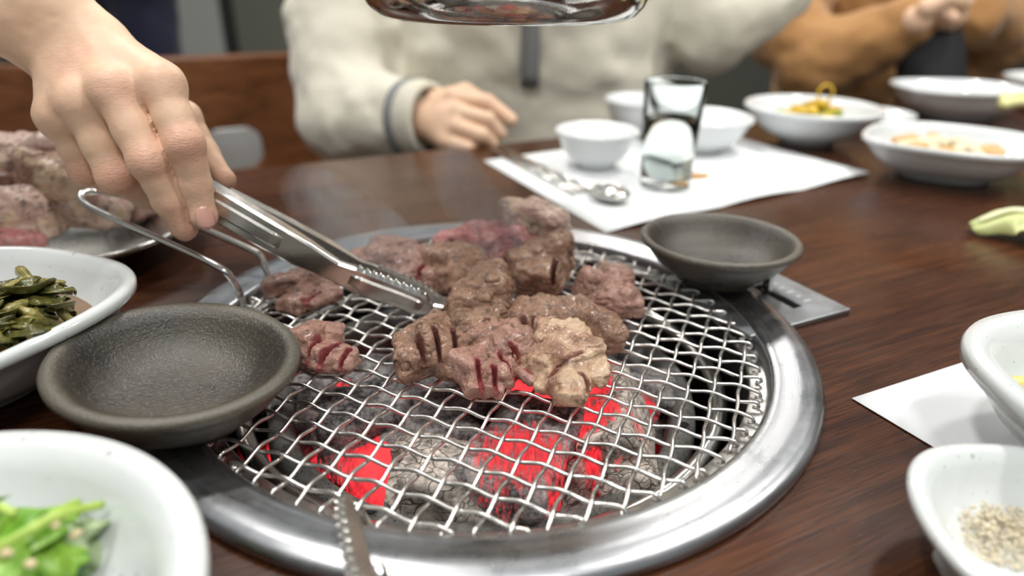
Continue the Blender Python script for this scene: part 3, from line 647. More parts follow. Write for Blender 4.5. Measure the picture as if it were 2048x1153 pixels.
# fresh leaves
fg = thing('fresh_greens', 'bunch of bright green water parsley leaves and stems in the near left bowl', 'vegetables', G(90, 1090, .030))
def FL_(px, py, z): return L(fg.location, G(px, py, z))
for k, (pts, wd, m_, cu, lo) in enumerate([
    (((-60, 1040, .034), (20, 1062, .038), (70, 1100, .036), (110, 1150, .026)), .016, 'leaf', .25, 3), (((0, 1035, .040), (70, 1050, .041), (130, 1040, .036)), .009, 'leaf', .3, 4),
    (((150, 1040, .036), (165, 1075, .033), (185, 1120, .024), (195, 1160, .018)), .0105, 'leafp', .25, 3), (((95, 1070, .036), (75, 1120, .033), (60, 1190, .025)), .013, 'leaf', .3, 4),
    (((150, 1105, .030), (120, 1130, .028), (80, 1170, .022)), .009, 'leafd', .4, 3), (((-60, 1110, .040), (0, 1100, .042), (60, 1085, .040)), .012, 'leaf', .2, 4),
    (((200, 1150, .018), (230, 1180, .016), (270, 1220, .012)), .008, 'leafp', .3, 3), (((-80, 1030, .040), (-30, 1020, .044), (30, 1025, .040)), .010, 'leaf', .3, 3)]):
    leaf('leaf', [FL_(*q) for q in pts], wd, m_, fg, lobes=lo, curl=cu, seed=k)
for pts, r in [(((-30, 1110, .045), (60, 1060, .047), (130, 1018, .044), (155, 1006, .042)), .0014), (((40, 1072, .046), (120, 1030, .046), (204, 1010, .040)), .0014), (((255, 1160, .010), (275, 1110, .022), (298, 1053, .034)), .0011), (((190, 1165, .008), (260, 1140, .014), (338, 1105, .026)), .0014), (((-40, 1010, .044), (0, 1015, .046), (30, 1030, .044)), .0014), (((150, 1180, .010), (220, 1150, .014), (262, 1130, .016)), .0012)]:
    tube('stem', spline([FL_(*q) for q in pts], 6), r, 'stem', fg, 8)
M['sesame'] = plain('sesame_seed', (.62, .50, .30), .4)
for k, (px, py, z) in enumerate([(12, 1106, .0445), (152, 1068, .037), (110, 1048, .0445), (60, 1128, .040)]):
    c = G(px, py, z); s = Sdf(c-Vector((.004, .004, .003)), c+Vector((.004, .004, .003)), .0004); s.ell(c, (.0019, .0014, .0011), Matrix.Rotation(k, 3, 'Z')); o = recentre(s.build('sesame_seed', 'sesame')); 
    tag(o, ['cream sesame seed at the left edge on a bright leaf', 'sesame seed on the pale grey-green leaf', 'sesame seed beside the crossing stems on the leaves', 'sesame seed low on the large bright leaf'][k], 'sesame seed', 'sesame seeds on the fresh leaves')

# garlic crumbs
def crumbs(name, c, n, rx, ry, hgt, size, m, seed=0):
    rs = random.Random(seed); V = []; Fc = []
    for k in range(n):
        a = rs.uniform(0, 2*PI); q = rs.random()**.6; x, y = rx*q*math.cos(a), ry*q*math.sin(a); z = hgt*(1-q*q)*rs.random()+.05*(x*x+y*y)*16; r = size*rs.uniform(.4, 1.3)*(1 if rs.random() < .9 else 1.7); b = len(V)
        R = Matrix.Rotation(rs.uniform(0, 6), 3, Vector((rs.random()-.5, rs.random()-.5, rs.random()+.01)).normalized())
        for d in ((1, 0, 0), (-1, 0, 0), (0, 1, 0), (0, -1, 0), (0, 0, 1), (0, 0, -1)): V.append(Vector((x, y, z))+R @ Vector(d)*r*rs.uniform(.6, 1.1))
        for f in ((0, 2, 4), (2, 1, 4), (1, 3, 4), (3, 0, 4), (2, 0, 5), (1, 2, 5), (3, 1, 5), (0, 3, 5)): Fc.append(tuple(b+i for i in f))
    o = mesh(name, V, Fc, m, None, sm=False); o.location = c; o['kind'] = 'stuff'; return o
GLOC = G(1998, 1062, .0125)
o = crumbs('garlic_crumbs', GLOC, 1500, .022, .018, .006, .0008, plain('garlic_crumb', (.72, .64, .48), .6), 3)
tag(o, 'heap of pale beige crumbled garlic in the petal-shaped dish', 'garlic')

# shreds in the right bowl
M['yellow'] = leafmat('yellow_shred', (.75, .48, .05), (.85, .66, .18), .3)
sh = thing('seasoned_shreds', 'green stem and yellow strip of seasoned vegetables in the right placemat bowl', 'vegetables', (.260, .2245, .018))
for k, (a, b, r, m_) in enumerate([((2010, 772, .034), (2075, 815, .026), .0030, 'leaf'), ((2018, 768, .038), (2075, 800, .032), .0034, 'yellow'), ((2030, 790, .030), (2100, 780, .030), .003, 'leaf'), ((2060, 760, .034), (2120, 830, .026), .003, 'yellow'), ((2080, 790, .030), (2160, 790, .028), .003, 'leaf')]):
    A, B = G(*a)-sh.location, G(*b)-sh.location; tube('shred', spline([A, (A+B)/2+Vector((0, 0, .003)), B], 6), r, m_, sh, 7)

rs = random.Random(12)
for k in range(12):
    a_, q_ = rs.uniform(0, 6.28), .022*rs.random()**.5; c_ = Vector((-.012+q_*.6*math.cos(a_), .006+q_*.6*math.sin(a_), rs.uniform(.0, .008))); b_ = rs.uniform(0, 6.28); d_ = Vector((math.cos(b_), math.sin(b_), rs.uniform(-.1, .2)))*.010
    tube('shred', spline([c_-d_, c_+Vector((0, 0, .002)), c_+d_], 4), rs.uniform(.0016, .0028), ['leaf', 'yellow', 'leafp'][k % 3], sh, 7)

# ------------------------------------------------------------------ paper placemats
M['paper'] = plain('white_paper', (.80, .82, .83), .75)
def mat_quad(label, c0, du, dv, z=.0006, curl=0.0):
    n = 16; V = []
    for j in range(n+1):
        for i in range(n+1):
            a, b = i/n, j/n; p = c0+du*a+dv*b; V.append((p.x, p.y, z+curl*abs(math.sin(a*9)*max(0, .35-b)**2*3+max(0, a-.75)**2*2*max(0, .5-b)*4)))
    Fc = [(j*(n+1)+i, j*(n+1)+i+1, (j+1)*(n+1)+i+1, (j+1)*(n+1)+i) for j in range(n) for i in range(n)]
    o = mesh('paper_placemat', V, Fc, 'paper'); so = o.modifiers.new('s', 'SOLIDIFY'); so.thickness = .0004; recentre(o); return tag(o, label, 'placemat', 'white paper placemats')
c0 = G(1703, 800); mat_quad('white paper placemat under the thick-rimmed bowl at the right', c0, Vector((math.cos(.44), math.sin(.44), 0))*.30, Vector((math.sin(.48), -math.cos(.48), 0))*.22)
c0 = G(1212, 467); mat_quad('large white paper placemat under the glass and bowls at the far side', c0, (G(1740, 352)-c0)*1.0, (G(980, 330)-c0)*1.08, curl=.008)

# ------------------------------------------------------------------ far tableware
FGp = 'white side dish bowls at the far side'
def far(label, px, py, R, H, fr, **k): p = G(px, py, 0); return bowl(label, (p.x, p.y+R*.0, .0012), R, H, fr, mt='ceramic_far', group=FGp, seg=64, **k)
fA = far('white bowl of yellow-green seasoned vegetables behind the far placemat', 1612, 285, .080, .045, .032)
fB = far('wide white oval dish with orange-tan pieces at the far right', 1885, 352, .088, .040, .045, sy=.9, mod=petal(4, .05, .2))
fC = far('small white rice bowl left of the glass on the far placemat', 1190, 335, .044, .040, .020)
fD = far('plain white bowl behind the glass', 1392, 300, .060, .040, .03)
fE = far('long white dish in the far right background', 1905, 235, .095, .045, .05, sy=.8, mod=petal(4, .05, .8))
fF = far('white bowl with yellow pickles cut off by the right frame edge, far back', 2115, 215, .085, .045, .05)
fG = far('white bowl behind the small rice bowl left of the glass', 1275, 268, .045, .045, .02)
fH = far('flat white saucer behind the vegetables bowl', 1745, 255, .05, .02, .03)
def food(name, label, cen, items, m_, kind='vegetables', seed=0, R=.02, n=12, r=.0026, hh=.012):
    t = thing(name, label, kind, cen); rs = random.Random(seed)
    for k in range(n):
        a = rs.uniform(0, 6.28); q = R*rs.random()**.5; c = Vector((q*math.cos(a), q*math.sin(a), hh*rs.random()*(1.2-q/R))); b = rs.uniform(0, 6.28); d = Vector((math.cos(b), math.sin(b), rs.uniform(-.3, .3)))*R*.5
        tube(items, spline([c-d, c+Vector((0, 0, .004)), c+d], 4), r*rs.uniform(.8, 1.3), m_[k % len(m_)], t, 6)
    return t
M['orange'] = plain('orange_kimchi', (.72, .40, .16), .4); M['tan'] = plain('tan_pieces', (.66, .40, .16), .5); M['cream'] = plain('cream_pieces', (.75, .68, .48), .5)
M['gold'] = plain('golden_shred', (.62, .40, .02), .35); M['olive'] = plain('olive_shred', (.20, .26, .02), .35)
A = fA.location; ft = food('seasoned_vegetables', 'yellow and olive green shredded vegetables heaped in the far bowl', (A.x, A.y, .030), 'shred', ['gold', 'olive', 'gold'], seed=1, R=.034, n=26, r=.0045, hh=.016)
lp = [Vector((.012+.009*math.cos(t), 0, .030+.010*math.sin(t))) for t in [i*.5-1.5 for i in range(13)]]
tube('curled_shred', lp, .0016, 'gold', ft, 6)
B = fB.location; food('radish_pieces', 'orange-tan pieces and pale strips in the wide oval dish', (B.x-.012, B.y-.012, .026), 'piece', ['tan', 'tan', 'cream'], seed=2, R=.036, n=18, r=.0065, hh=.008)
E_ = fF.location; food('yellow_pickles', 'yellow pickles in the bowl cut off by the right frame edge', (E_.x, E_.y, .042), 'pickle', ['yellow'], seed=3, R=.04, n=14, r=.009, hh=.012)
p = G(2005, 275); food('yellow_strips', 'pale yellow strips lying at the far right behind the oval dish', (p.x, p.y-.02, .045), 'strip', [plain('pale_yellow', (.80, .78, .36), .5)], seed=5, R=.035, n=9, r=.005, hh=.01)
p = G(2045, 450, .01); lt = thing('lettuce_leaf', 'pale yellow-green lettuce leaf at the right frame edge', 'vegetables', p)
leaf('leaf_blade', [(-.040, .004, -.002), (-.012, 0, .010), (.012, -.02, .007), (.03, -.05, -.006)], .024, plain('pale_lettuce', (.50, .54, .22), .4), lt, lobes=3, curl=.35, seed=2, th=.0015)
leaf('leaf_rib', [(-.035, .004, .001), (-.010, 0, .013), (.012, -.02, .010), (.03, -.05, -.003)], .005, plain('pale_rib', (.66, .68, .42), .4), lt, lobes=1, curl=.2, seed=3, th=.003)
o = crumbs('spilled_sauce_crumbs', G(1375, 352, .0015), 160, .020, .010, .002, .0022, 'tan', 9); tag(o, 'orange-brown food crumbs on the far placemat behind the glass', 'crumbs')

# glass of water
gp = G(1337, 385, .0); M['glass'] = N('clear_glass', base=(.97, .99, .98), rough=.02, trans=1.0, ior=1.13).m; M['water'] = N('clear_water', base=(.95, .99, .97), rough=.0, trans=1.0, ior=1.33).m
gl = thing('water_glass', 'clear straight water glass half full on the far placemat', 'glass', (gp.x, gp.y+.02, .0012))
lathe('glass_wall', [(.0001, 0), (.022, 0), (.0242, .002), (.0285, .098), (.0279, .0995), (.0270, .098), (.0228, .010), (.0001, .009)], 'glass', gl, 48)
o = lathe('drinking_water', [(.0001, -.0005), (.0232, .0), (.0258, .052), (.0001, .052)], 'water', None, 48); o.location = (gp.x, gp.y+.02, .0108); tag(o, 'water half filling the far drinking glass', 'water')

# spoon and chopsticks on the far placemat
def onmat(px, py, z=.004): return G(px, py, z)
sp_ = thing('metal_spoon', 'long-handled steel spoon lying on the far placemat with its bowl towards the grill', 'spoon', onmat(1215, 398, .001))
a, b = onmat(1195, 388)-sp_.location, onmat(1020, 308)-sp_.location
tube('spoon_handle', [a, a*.5+b*.5+Vector((0, 0, .002)), b], [.003, .0024, .0038], 'steel', sp_, 8)
s = Sdf((-.03, -.03, -.004), (.03, .03, .016), .0011); rt = Matrix.Rotation(math.radians(115), 3, 'Z')
s.ell((.002, -.004, .008), (.022, .016, .007), rt); s.cutcone(Vector((.002, -.004, .034)), Vector((.0021, -.004, .034)), .027, mark=False); s.build('spoon_bowl', 'steel', sp_)
for k, dx in enumerate((0, 14)):
    a, b = onmat(1150+dx, 388-dx*.2, .0028), onmat(985+dx, 300-dx*.3, .0028); o = tube('metal_chopstick', [Vector(), b-a], [.0022, .0030], 'steel', None, 8); o.location = a
    tag(o, ['steel chopstick nearest the placemat edge', 'steel chopstick between its twin and the spoon'][k], 'chopstick', 'steel chopsticks on the far placemat')

# ------------------------------------------------------------------ tray of raw meat, left
tc = Vector((-.362, .462, 0)); ty = thing('meat_tray', 'dark-bodied steel oval tray heaped with meat behind the hand', 'tray', tc, -.1); ty.scale = (1, .80, 1)
lathe('tray_body', [(.0001, .004), (.075, .004), (.075, 0), (.085, 0), (.10, .010), (.128, .020), (.1325, .0235), (.1315, .0260), (.127, .0245), (.10, .0145), (.085, .009), (.0001, .008)], 'steel', ty, 72)
TG = 'raw meat heaped on the left tray'
for k, (lb, mt, bl, z0) in enumerate([
    ('pale meat piece with a dark purple core at the front left of the tray', 'm_pale', [(40, 430, .012, .026, .018, .022, 0), (75, 425, .010, .020, .018, .020, 0)], .020),
    ('pale pink marbled meat at the top of the heap at the left edge', 'm_pale', [(10, 310, .014, .028, .022, .018, 0), (60, 325, .012, .026, .020, .016, 0), (-30, 330, .010, .02, .02, .016, 0)], .045),
    ('cream fatty meat piece in the middle of the heap', 'm_fat', [(100, 345, .012, .024, .020, .018, 20), (140, 370, .008, .022, .018, .018, 0)], .040),
    ('reddish streaked meat piece at the right front of the heap behind the wire handle', 'm_pale', [(150, 415, .010, .022, .018, .020, 0), (200, 418, .008, .024, .018, .016, 0)], .020),
    ('pink and brown meat slice at the right end of the tray', 'm_pink', [(245, 412, .008, .022, .018, .014, 0), (285, 405, .006, .018, .016, .012, 0)], .016),
    ('bright red meat scrap at the bottom left of the tray', 'm_raw', [(15, 478, .004, .022, .014, .010, 0), (-20, 470, .004, .02, .014, .012, 0)], .016),
    ('brownish folded meat piece at the far left of the heap', 'm_pink', [(-10, 385, .012, .026, .020, .024, 0), (15, 375, .016, .018, .016, .018, 0)], .026)]):
    meat(lb, mt, [(*q,) for q in bl], amp=.0022, f=70, seed=20+k, base=z0, flat=False, h=.0016, grp=TG, slashes=([(30, 440, 55, 420, .03, .005)] if k == 0 else []))
# ------------------------------------------------------------------ steel serving tongs in the hand
def tong_arm(name, parent, path, nf, prof, ref=0.0, m='steel', seed=0, teeth=None, tside=1, flip=1, tdir=Vector((0, .42, .9))):
    """path: world points; nf: normal of the broad outer face; prof: [(t, half width, flange depth)] along 0..1; teeth: (t0, t1, count)"""
    P = spline(path, 40); n = len(P); V = []; nf = Vector(nf).normalized(); acc = [0]
    for i in range(1, n): acc.append(acc[-1]+(P[i]-P[i-1]).length)
    for i, p in enumerate(P):
        t = acc[i]/acc[-1]; T = (P[min(i+1, n-1)]-P[max(i-1, 0)]).normalized(); nn = (nf-T*nf.dot(T)).normalized(); Wd = T.cross(nn); Wd = Wd if Wd.dot(tdir) > 0 else -Wd
        for a, b in zip(prof, prof[1:]):
            if a[0] <= t <= b[0]+1e-9: q = (t-a[0])/(b[0]-a[0]); hw = a[1]+(b[1]-a[1])*q; fd = a[2]+(b[2]-a[2])*q; rb = a[3]+(b[3]-a[3])*q; break
        fl = fr = fd; tw = 0
        if teeth and teeth[0] < t < teeth[1]:
            ph = (t-teeth[0])/(teeth[1]-teeth[0])*teeth[2] % 1; tw = .0026*(1-ph) if tside else 0; fr = fd*.6
        sec = [(-hw, fl), (-hw, .0012), (-hw+.0012, 0), (-hw*.46, 0), (-hw*.34, -rb), (hw*.34, -rb), (hw*.46, 0), (hw-.0012, 0), (hw+tw*.6, .0010), (hw+tw, fr)]
        V += [p+Wd*a-nn*b for a, b in sec]
    k = 10; Fc = [(i*k+j, (i+1)*k+j, (i+1)*k+j+1, i*k+j+1) for i in range(n-1) for j in range(k-1)]
    o = mesh(name, V, Fc, m, parent, sm=False)
    so = o.modifiers.new('s', 'SOLIDIFY'); so.thickness = .0009; so.offset = 0; bv = o.modifiers.new('b', 'BEVEL'); bv.width = .00025; bv.segments = 2; bv.limit_method = 'ANGLE'; return o
M['tong'] = steel('tongs_steel', (.66, .64, .60), .24)
t1 = thing('serving_tongs', 'polished steel tongs held by the hand, serrated heads gripping the folded beef', 'tongs', (0, 0, 0))
view = (G(640, 500, d=1)-Vector((0, 0, CH))).normalized(); up_im = Vector((0, math.sin(PITCH), math.cos(PITCH))); rt_im = Vector((1, 0, 0))
pr = [(0, .0092, .0080, .0), (.30, .0090, .0075, .0011), (.50, .0086, .0070, .0011), (.53, .0084, .007, .0), (.60, .0080, .006, .0), (.70, .0060, .004, 0), (.745, .0072, .0034, 0), (.78, .0078, .0032, .0016), (.95, .0068, .0030, .0016), (.97, .0060, .003, 0), (1.0, .0036, .002, 0)]
tong_arm('front_arm', t1, [G(265, 322, d=.388), G(350, 368, d=.377), G(430, 412, d=.372), G(540, 475, d=.376), G(640, 530, d=.382), G(720, 567, d=.387), G(800, 596, d=.391), G(862, 622, d=.394)],
         -view*.90-up_im*.40-rt_im*.12, pr, teeth=(.755, .985, 10), tside=1, flip=-1, m='tong')
pr2 = [(0, .0085, .0075, 0), (.60, .0078, .0070, 0), (.72, .0058, .004, 0), (.76, .0070, .0035, 0), (.93, .0062, .0035, 0), (1.0, .0030, .002, 0)]
tong_arm('back_arm', t1, [G(265, 318, d=.396), G(350, 352, d=.402), G(430, 388, d=.408), G(560, 452, d=.413), G(660, 505, d=.414), G(740, 547, d=.413), G(820, 578, d=.412), G(890, 607, d=.410)],
         view*.90+up_im*.40+rt_im*.12, pr2, teeth=(.78, .985, 10), tside=1, m='tong')
s = Sdf(G(262, 320, d=.392)-Vector((.018, .018, .018)), G(262, 320, d=.392)+Vector((.018, .018, .018)), .0008)
s.cone(G(262, 316, d=.400), G(262, 324, d=.384), .0095, .0095); s.build('spring_hinge', 'tong', t1)

t2 = thing('serving_tongs', 'second pair of steel tongs seen edge-on with its toothed tip over the near rim', 'tongs', (0, 0, 0))
pz = [(0, .0024, .0024, 0), (.10, .0036, .0032, 0), (.40, .0042, .0036, 0), (1, .0064, .0045, 0)]
pa = [G(694, 992, d=.262), G(706, 1040, d=.247), G(722, 1110, d=.228), G(738, 1165, d=.214), G(752, 1240, d=.200)]; d_ = (pa[-1]-pa[-2]).normalized(); pa.append(pa[-1]+Vector((d_.x, d_.y, -.12))*.08)
tong_arm('toothed_arm', t2, pa, (.55, -.25, .80), pz, teeth=(.02, .55, 14), m='tong', tdir=Vector((-1, 0, .1)))
tong_arm('toothed_arm', t2, [p+Vector((.002, .001, -.0085)) for p in pa], (-.35, .45, -.80), pz, teeth=(.02, .55, 14), m='tong', tdir=Vector((-1, 0, .1)))

# ------------------------------------------------------------------ the hand and forearm holding the tongs (one continuous body)
def Hd(px, py, d): return np.array(G(px, py, d=d), np.float32)
pe = thing('person', "person's bare right hand and forearm reaching in from the upper left, gripping steel tongs", 'person', Hd(165, 115, .36).tolist())
po = np.array(pe.location, np.float32)
J = {'wr': Hd(172, 112, .366), 'fa1': Hd(40, 5, .352), 'fa2': Hd(-260, -225, .345), 'fa3': Hd(-520, -430, .36)}
idx = [Hd(322, 172, .352), Hd(368, 288, .352), Hd(391, 370, .362), Hd(406, 428, .3665)]; idr = [.0110, .0094, .0080, .0066]
mid = [Hd(226, 180, .347), Hd(298, 322, .350), Hd(338, 402, .362), Hd(366, 452, .370)]; mdr = [.0112, .0094, .0079, .0064]
rng = [Hd(160, 205, .350), Hd(232, 352, .362), Hd(292, 388, .386), Hd(318, 392, .402)]; rgr = [.0107, .0088, .0078, .0066]
pky = [Hd(122, 232, .356), Hd(172, 338, .374), Hd(215, 362, .398), Hd(245, 368, .412)]; pkr = [.0098, .0082, .0070, .0060]
thb = [Hd(262, 175, .394), Hd(366, 238, .404), Hd(410, 308, .404), Hd(449, 356, .400)]; thr = [.0130, .0100, .0078, .0052]
allp = np.array([*J.values(), *idx, *mid, *rng, *pky, *thb]); lo = allp.min(0)-.03; hi = allp.max(0)+.03; lo[0] = max(lo[0], Hd(-300, -250, .345)[0]-.01)
s = Sdf(lo, hi, .00115)
vw = np.array((Vector(po.tolist())-Vector((0, 0, CH))).normalized(), np.float32)
side = np.array(((G(235, 60, d=.36)-G(100, 178, d=.36)).normalized()), np.float32)
for a in (-1, -.33, .33, 1):   # forearm and wrist: an oval section made of four strands
    s.chain([J['fa2']+side*a*.017+vw*.008, J['fa1']+side*a*.0115+vw*.006, J['wr']+side*a*.0098+vw*.003], [.0245, .0172, .0138], k=.009)
s.cone(J['wr']-side*.012+vw*.001-np.array(((G(172, 112, d=.36)-G(40, 5, d=.36)).normalized()))*.018, J['wr']-side*.010, .0135, .0125, k=.006)
for f, r, wofs, dd in ((idx, idr, .010, .000), (mid, mdr, .0035, -.001), (rng, rgr, -.004, .000), (pky, pkr, -.0105, .003)):
    s.cone(J['wr']+side*wofs+vw*(.003+dd), f[0]+vw*.0035, .0130, .0118, k=.009)
    s.cone(J['wr']+side*wofs*.75-vw*.0090, f[0]-vw*(r[0]-.0100), .0022, .0030, k=.0040)      # extensor tendon
s.cone(J['wr']+vw*.010+side*.004, thb[0], .0150, .0150, k=.010); s.cone(idx[0]+vw*.008, thb[0]+vw*.006, .010, .013, k=.009)     # thenar and web
s.cone(idx[0]+vw*.010, thb[1]*.6+thb[0]*.4, .008, .009, k=.008); s.cone(rng[0]+vw*.010, J['wr']+vw*.009, .012, .014, k=.010); s.cone(pky[0]+vw*.010, J['wr']+vw*.008-side*.006, .010, .012, k=.010)
for a, b in ((idx, mid), (mid, rng), (rng, pky)):    # flesh between the knuckles
    s.cone(a[0]+vw*.006, b[0]+vw*.006, .0085, .0085, k=.006); s.cone(a[0]*.78+a[1]*.22+vw*.006, b[0]*.78+b[1]*.22+vw*.006, .0056, .0056, k=.004)
D0 = s.D.copy()
def finger(f, r, bulge=.0011):
    """one finger unioned tightly so neighbouring fingers stay apart"""
    T = Sdf(lo, hi, s.h); n_ = len(f)
    a, b, c, d = f; q = [a, a*.45+b*.55, b, b*.5+c*.5, c, d]; rr = [r[0]*.93, (r[0]+r[1])*.46, r[1]+bulge*.55, (r[1]+r[2])*.475, r[2]+bulge*.25, r[3]]
    T.chain(q, rr, k=.0030)
    e = b-(c-a)/np.linalg.norm(c-a)*0; T.ell(b-vw*.0018, (r[1]*.80,)*3, k=.004)
    e = d+(d-c)/np.linalg.norm(d-c)*.002; T.ell(e, (r[3]*1.02,)*3, k=.003)
    T.ell(a-vw*.0012, (.0094,)*3, k=.006)
    return T.D
fd = [finger(*q) for q in ((idx, idr), (mid, mdr), (rng, rgr), (pky, pkr), (thb, thr))]
def smin(A, B, k): h = np.clip(.5+.5*(A-B)/k, 0, 1); return A*(1-h)+B*h-k*h*(1-h)
D = D0
fing = fd[0]
for q in fd[1:]: fing = smin(fing, q, .0009)
s.D = smin(D, fing, .0045); del fd, D0
s.noise(.00022, 180, 2)
red = [(b, .011, .9) for b in (idx[1], mid[1], rng[1], pky[1])]+[(idx[0], .012, .35), (mid[0], .013, .45), (rng[0], .010, .3), (pky[0], .011, .3), (Hd(120, 120, .345), .016, .35)]+[(idx[3], .010, .5), (mid[3], .010, .6), (idx[2], .008, .5), (mid[2], .008, .5), (thb[3], .01, .5)]
def redf(p):
    r = np.zeros(len(p), np.float32)
    for c, R, g in red: r = np.maximum(r, g*np.exp(-((p-(c-vw*.004))**2).sum(1)/(R*R)*1.2))
    return r
s.lo = s.lo-po
hand = s.build('hand_and_forearm', 'skin', pe, attr={'red': lambda p: redf(p+po)})
def nail(c, axis, nrm, w_, l_):
    a = Vector(axis).normalized(); nn = Vector(nrm); nn = (nn-a*nn.dot(a)).normalized(); b = a.cross(nn); V = []; Fc = []
    m_, k = 9, 9
    for i in range(m_):
        u = i/(m_-1)*2-1
        for j in range(k):
            v = j/(k-1)*2-1; ww = w_*(1-.25*max(0, -u)**2*1.2)*(1-.12*max(0, u)**3); V.append(Vector(c)-Vector(po.tolist())+a*u*l_*(1-.18*v*v)+b*ww*v+nn*(-(v*v)*w_*.42-(u*u)*l_*.10))
    for i in range(m_-1):
        for j in range(k-1): q = i*k+j; Fc.append((q, q+1, q+k+1, q+k))
    o = mesh('fingernail', V, Fc, 'nail', pe); so = o.modifiers.new('s', 'SOLIDIFY'); so.thickness = .0006; return o
ax = idx[3]-idx[2]; nail(idx[3]+ax/np.linalg.norm(ax)*.0006-vw*.0078+np.array(rt_im)*.0002, ax, -vw+np.array(rt_im)*.05, .0050, .0062)
ax = thb[3]-thb[2]; nail(thb[3]+ax/np.linalg.norm(ax)*.001+np.array(up_im)*.0050-vw*.001, ax, np.array(up_im)-vw*.15+np.array(rt_im)*.3, .0046, .0055)
# white shirt sleeve hanging back on the forearm
M['sleeve'] = plain('white_sleeve', (.72, .74, .76), .85); M['navy'] = plain('navy_cloth', (.010, .012, .038), .85, sheen=.2)
ctr = [J['fa1']+(J['fa2']-J['fa1'])*t+vw*.006 for t in (.30, .50, .75, 1.0, 1.45)]
V = []; Fc = []; sg = 40; dirn = (J['fa2']-J['fa1']); dirn = dirn/np.linalg.norm(dirn); e1 = side-dirn*(side@dirn); e1 /= np.linalg.norm(e1); e2 = np.cross(dirn, e1)
for i, c in enumerate(ctr):
    for q in range(sg): a = 2*PI*q/sg; R = (.041+.006*i)*(1+.05*math.sin(3*a+i)+.02*math.sin(7*a)); V.append(c-po+e1*math.cos(a)*R+e2*math.sin(a)*R*.86-np.array((0, 0, .004)))
for i in range(len(ctr)-1):
    for q in range(sg): q2 = (q+1) % sg; Fc.append((i*sg+q, i*sg+q2, (i+1)*sg+q2, (i+1)*sg+q))
o = mesh('sleeve', V, Fc, 'sleeve', pe); so = o.modifiers.new('s', 'SOLIDIFY'); so.thickness = .0025

# ------------------------------------------------------------------ exhaust hood over the grill
hc = Vector((-.006, .44, .1655))
hd_ = thing('exhaust_hood', 'polished steel round exhaust hood hanging above the back of the grill', 'hood', hc)
lathe('hood_shell', [(.060, .004), (.066, .0005), (.072, .0), (.0770, .0022), (.0815, .0070), (.0850, .0140), (.0870, .024), (.0875, .05), (.0865, .12), (.075, .17), (.05, .20), (.048, .205)], 'hoodm', hd_, 96)
lathe('hood_lining', [(.060, .004), (.070, .010), (.080, .03), (.082, .10), (.045, .19)], 'soot', hd_, 64)
tube('exhaust_pipe', [Vector((0, 0, .19)), Vector((0, 0, 1.6))], .049, 'hoodm', hd_, 32)

# ------------------------------------------------------------------ people and chairs beyond the table
M['fleece'] = N('cream_fleece'); n = M['fleece']; n.set(base=n.mix(n.noise(n.obj(), 9, 3), (.60, .565, .46), (.70, .665, .56)), rough=.95, sheen=.3); n.bump(n.noise(n.obj(), 260, 3), .5, .003); M['fleece'] = n.m
M['camel'] = N('camel_jacket'); n = M['camel']; n.set(base=n.mix(n.noise(n.obj(), 7, 3), (.30, .145, .045), (.42, .22, .08)), rough=.9, sheen=.2); M['camel'] = n.m
M['black'] = plain('black_cloth', (.008, .008, .010), .8); M['cuff'] = plain('grey_zip_and_cuff_shade', (.20, .21, .21), .8); M['hair'] = plain('black_hair', (.012, .010, .009), .5); M['shoe'] = plain('dark_shoe', (.02, .02, .02), .4)
def A(v): return np.array(v, np.float32)
def head_on(s, c, face=(0, -1, 0)):
    f = A(face); sd = np.cross(f, A((0, 0, 1))); u = A((0, 0, 1))
    s.ell(c, (.075, .090, .115), k=.01); s.ell(c+f*.035-u*.055, (.052, .052, .055), k=.02); s.cone(c+f*.088+u*.005, c+f*.104-u*.026, .007, .011, k=.008)
    for q in (-1, 1): s.ell(c+sd*q*.076-u*.01, (.010, .018, .030), k=.006); s.cutcone(c+sd*q*.030+f*.100+u*.006, c+sd*q*.034+f*.100+u*.006, .014, k=.008, mark=False); s.ell(c+sd*q*.031+f*.076+u*.005, (.012, .012, .011), k=.003)
    s.ell(c+f*.083-u*.058, (.024, .010, .007), k=.005)
def hand_s(s, wr, kn, fingers, th, rk=.0115):
    """wrist, four knuckles, four (mid, tip) finger pairs, thumb chain"""
    for kk in kn: s.cone(wr, kk, .020, .0125, k=.010)
    for kk, (m1, tp) in zip(kn, fingers): s.chain([kk, m1, tp], [rk, rk*.88, rk*.72], k=.002)
    s.chain(th, [.016, .0115, .009], k=.006)
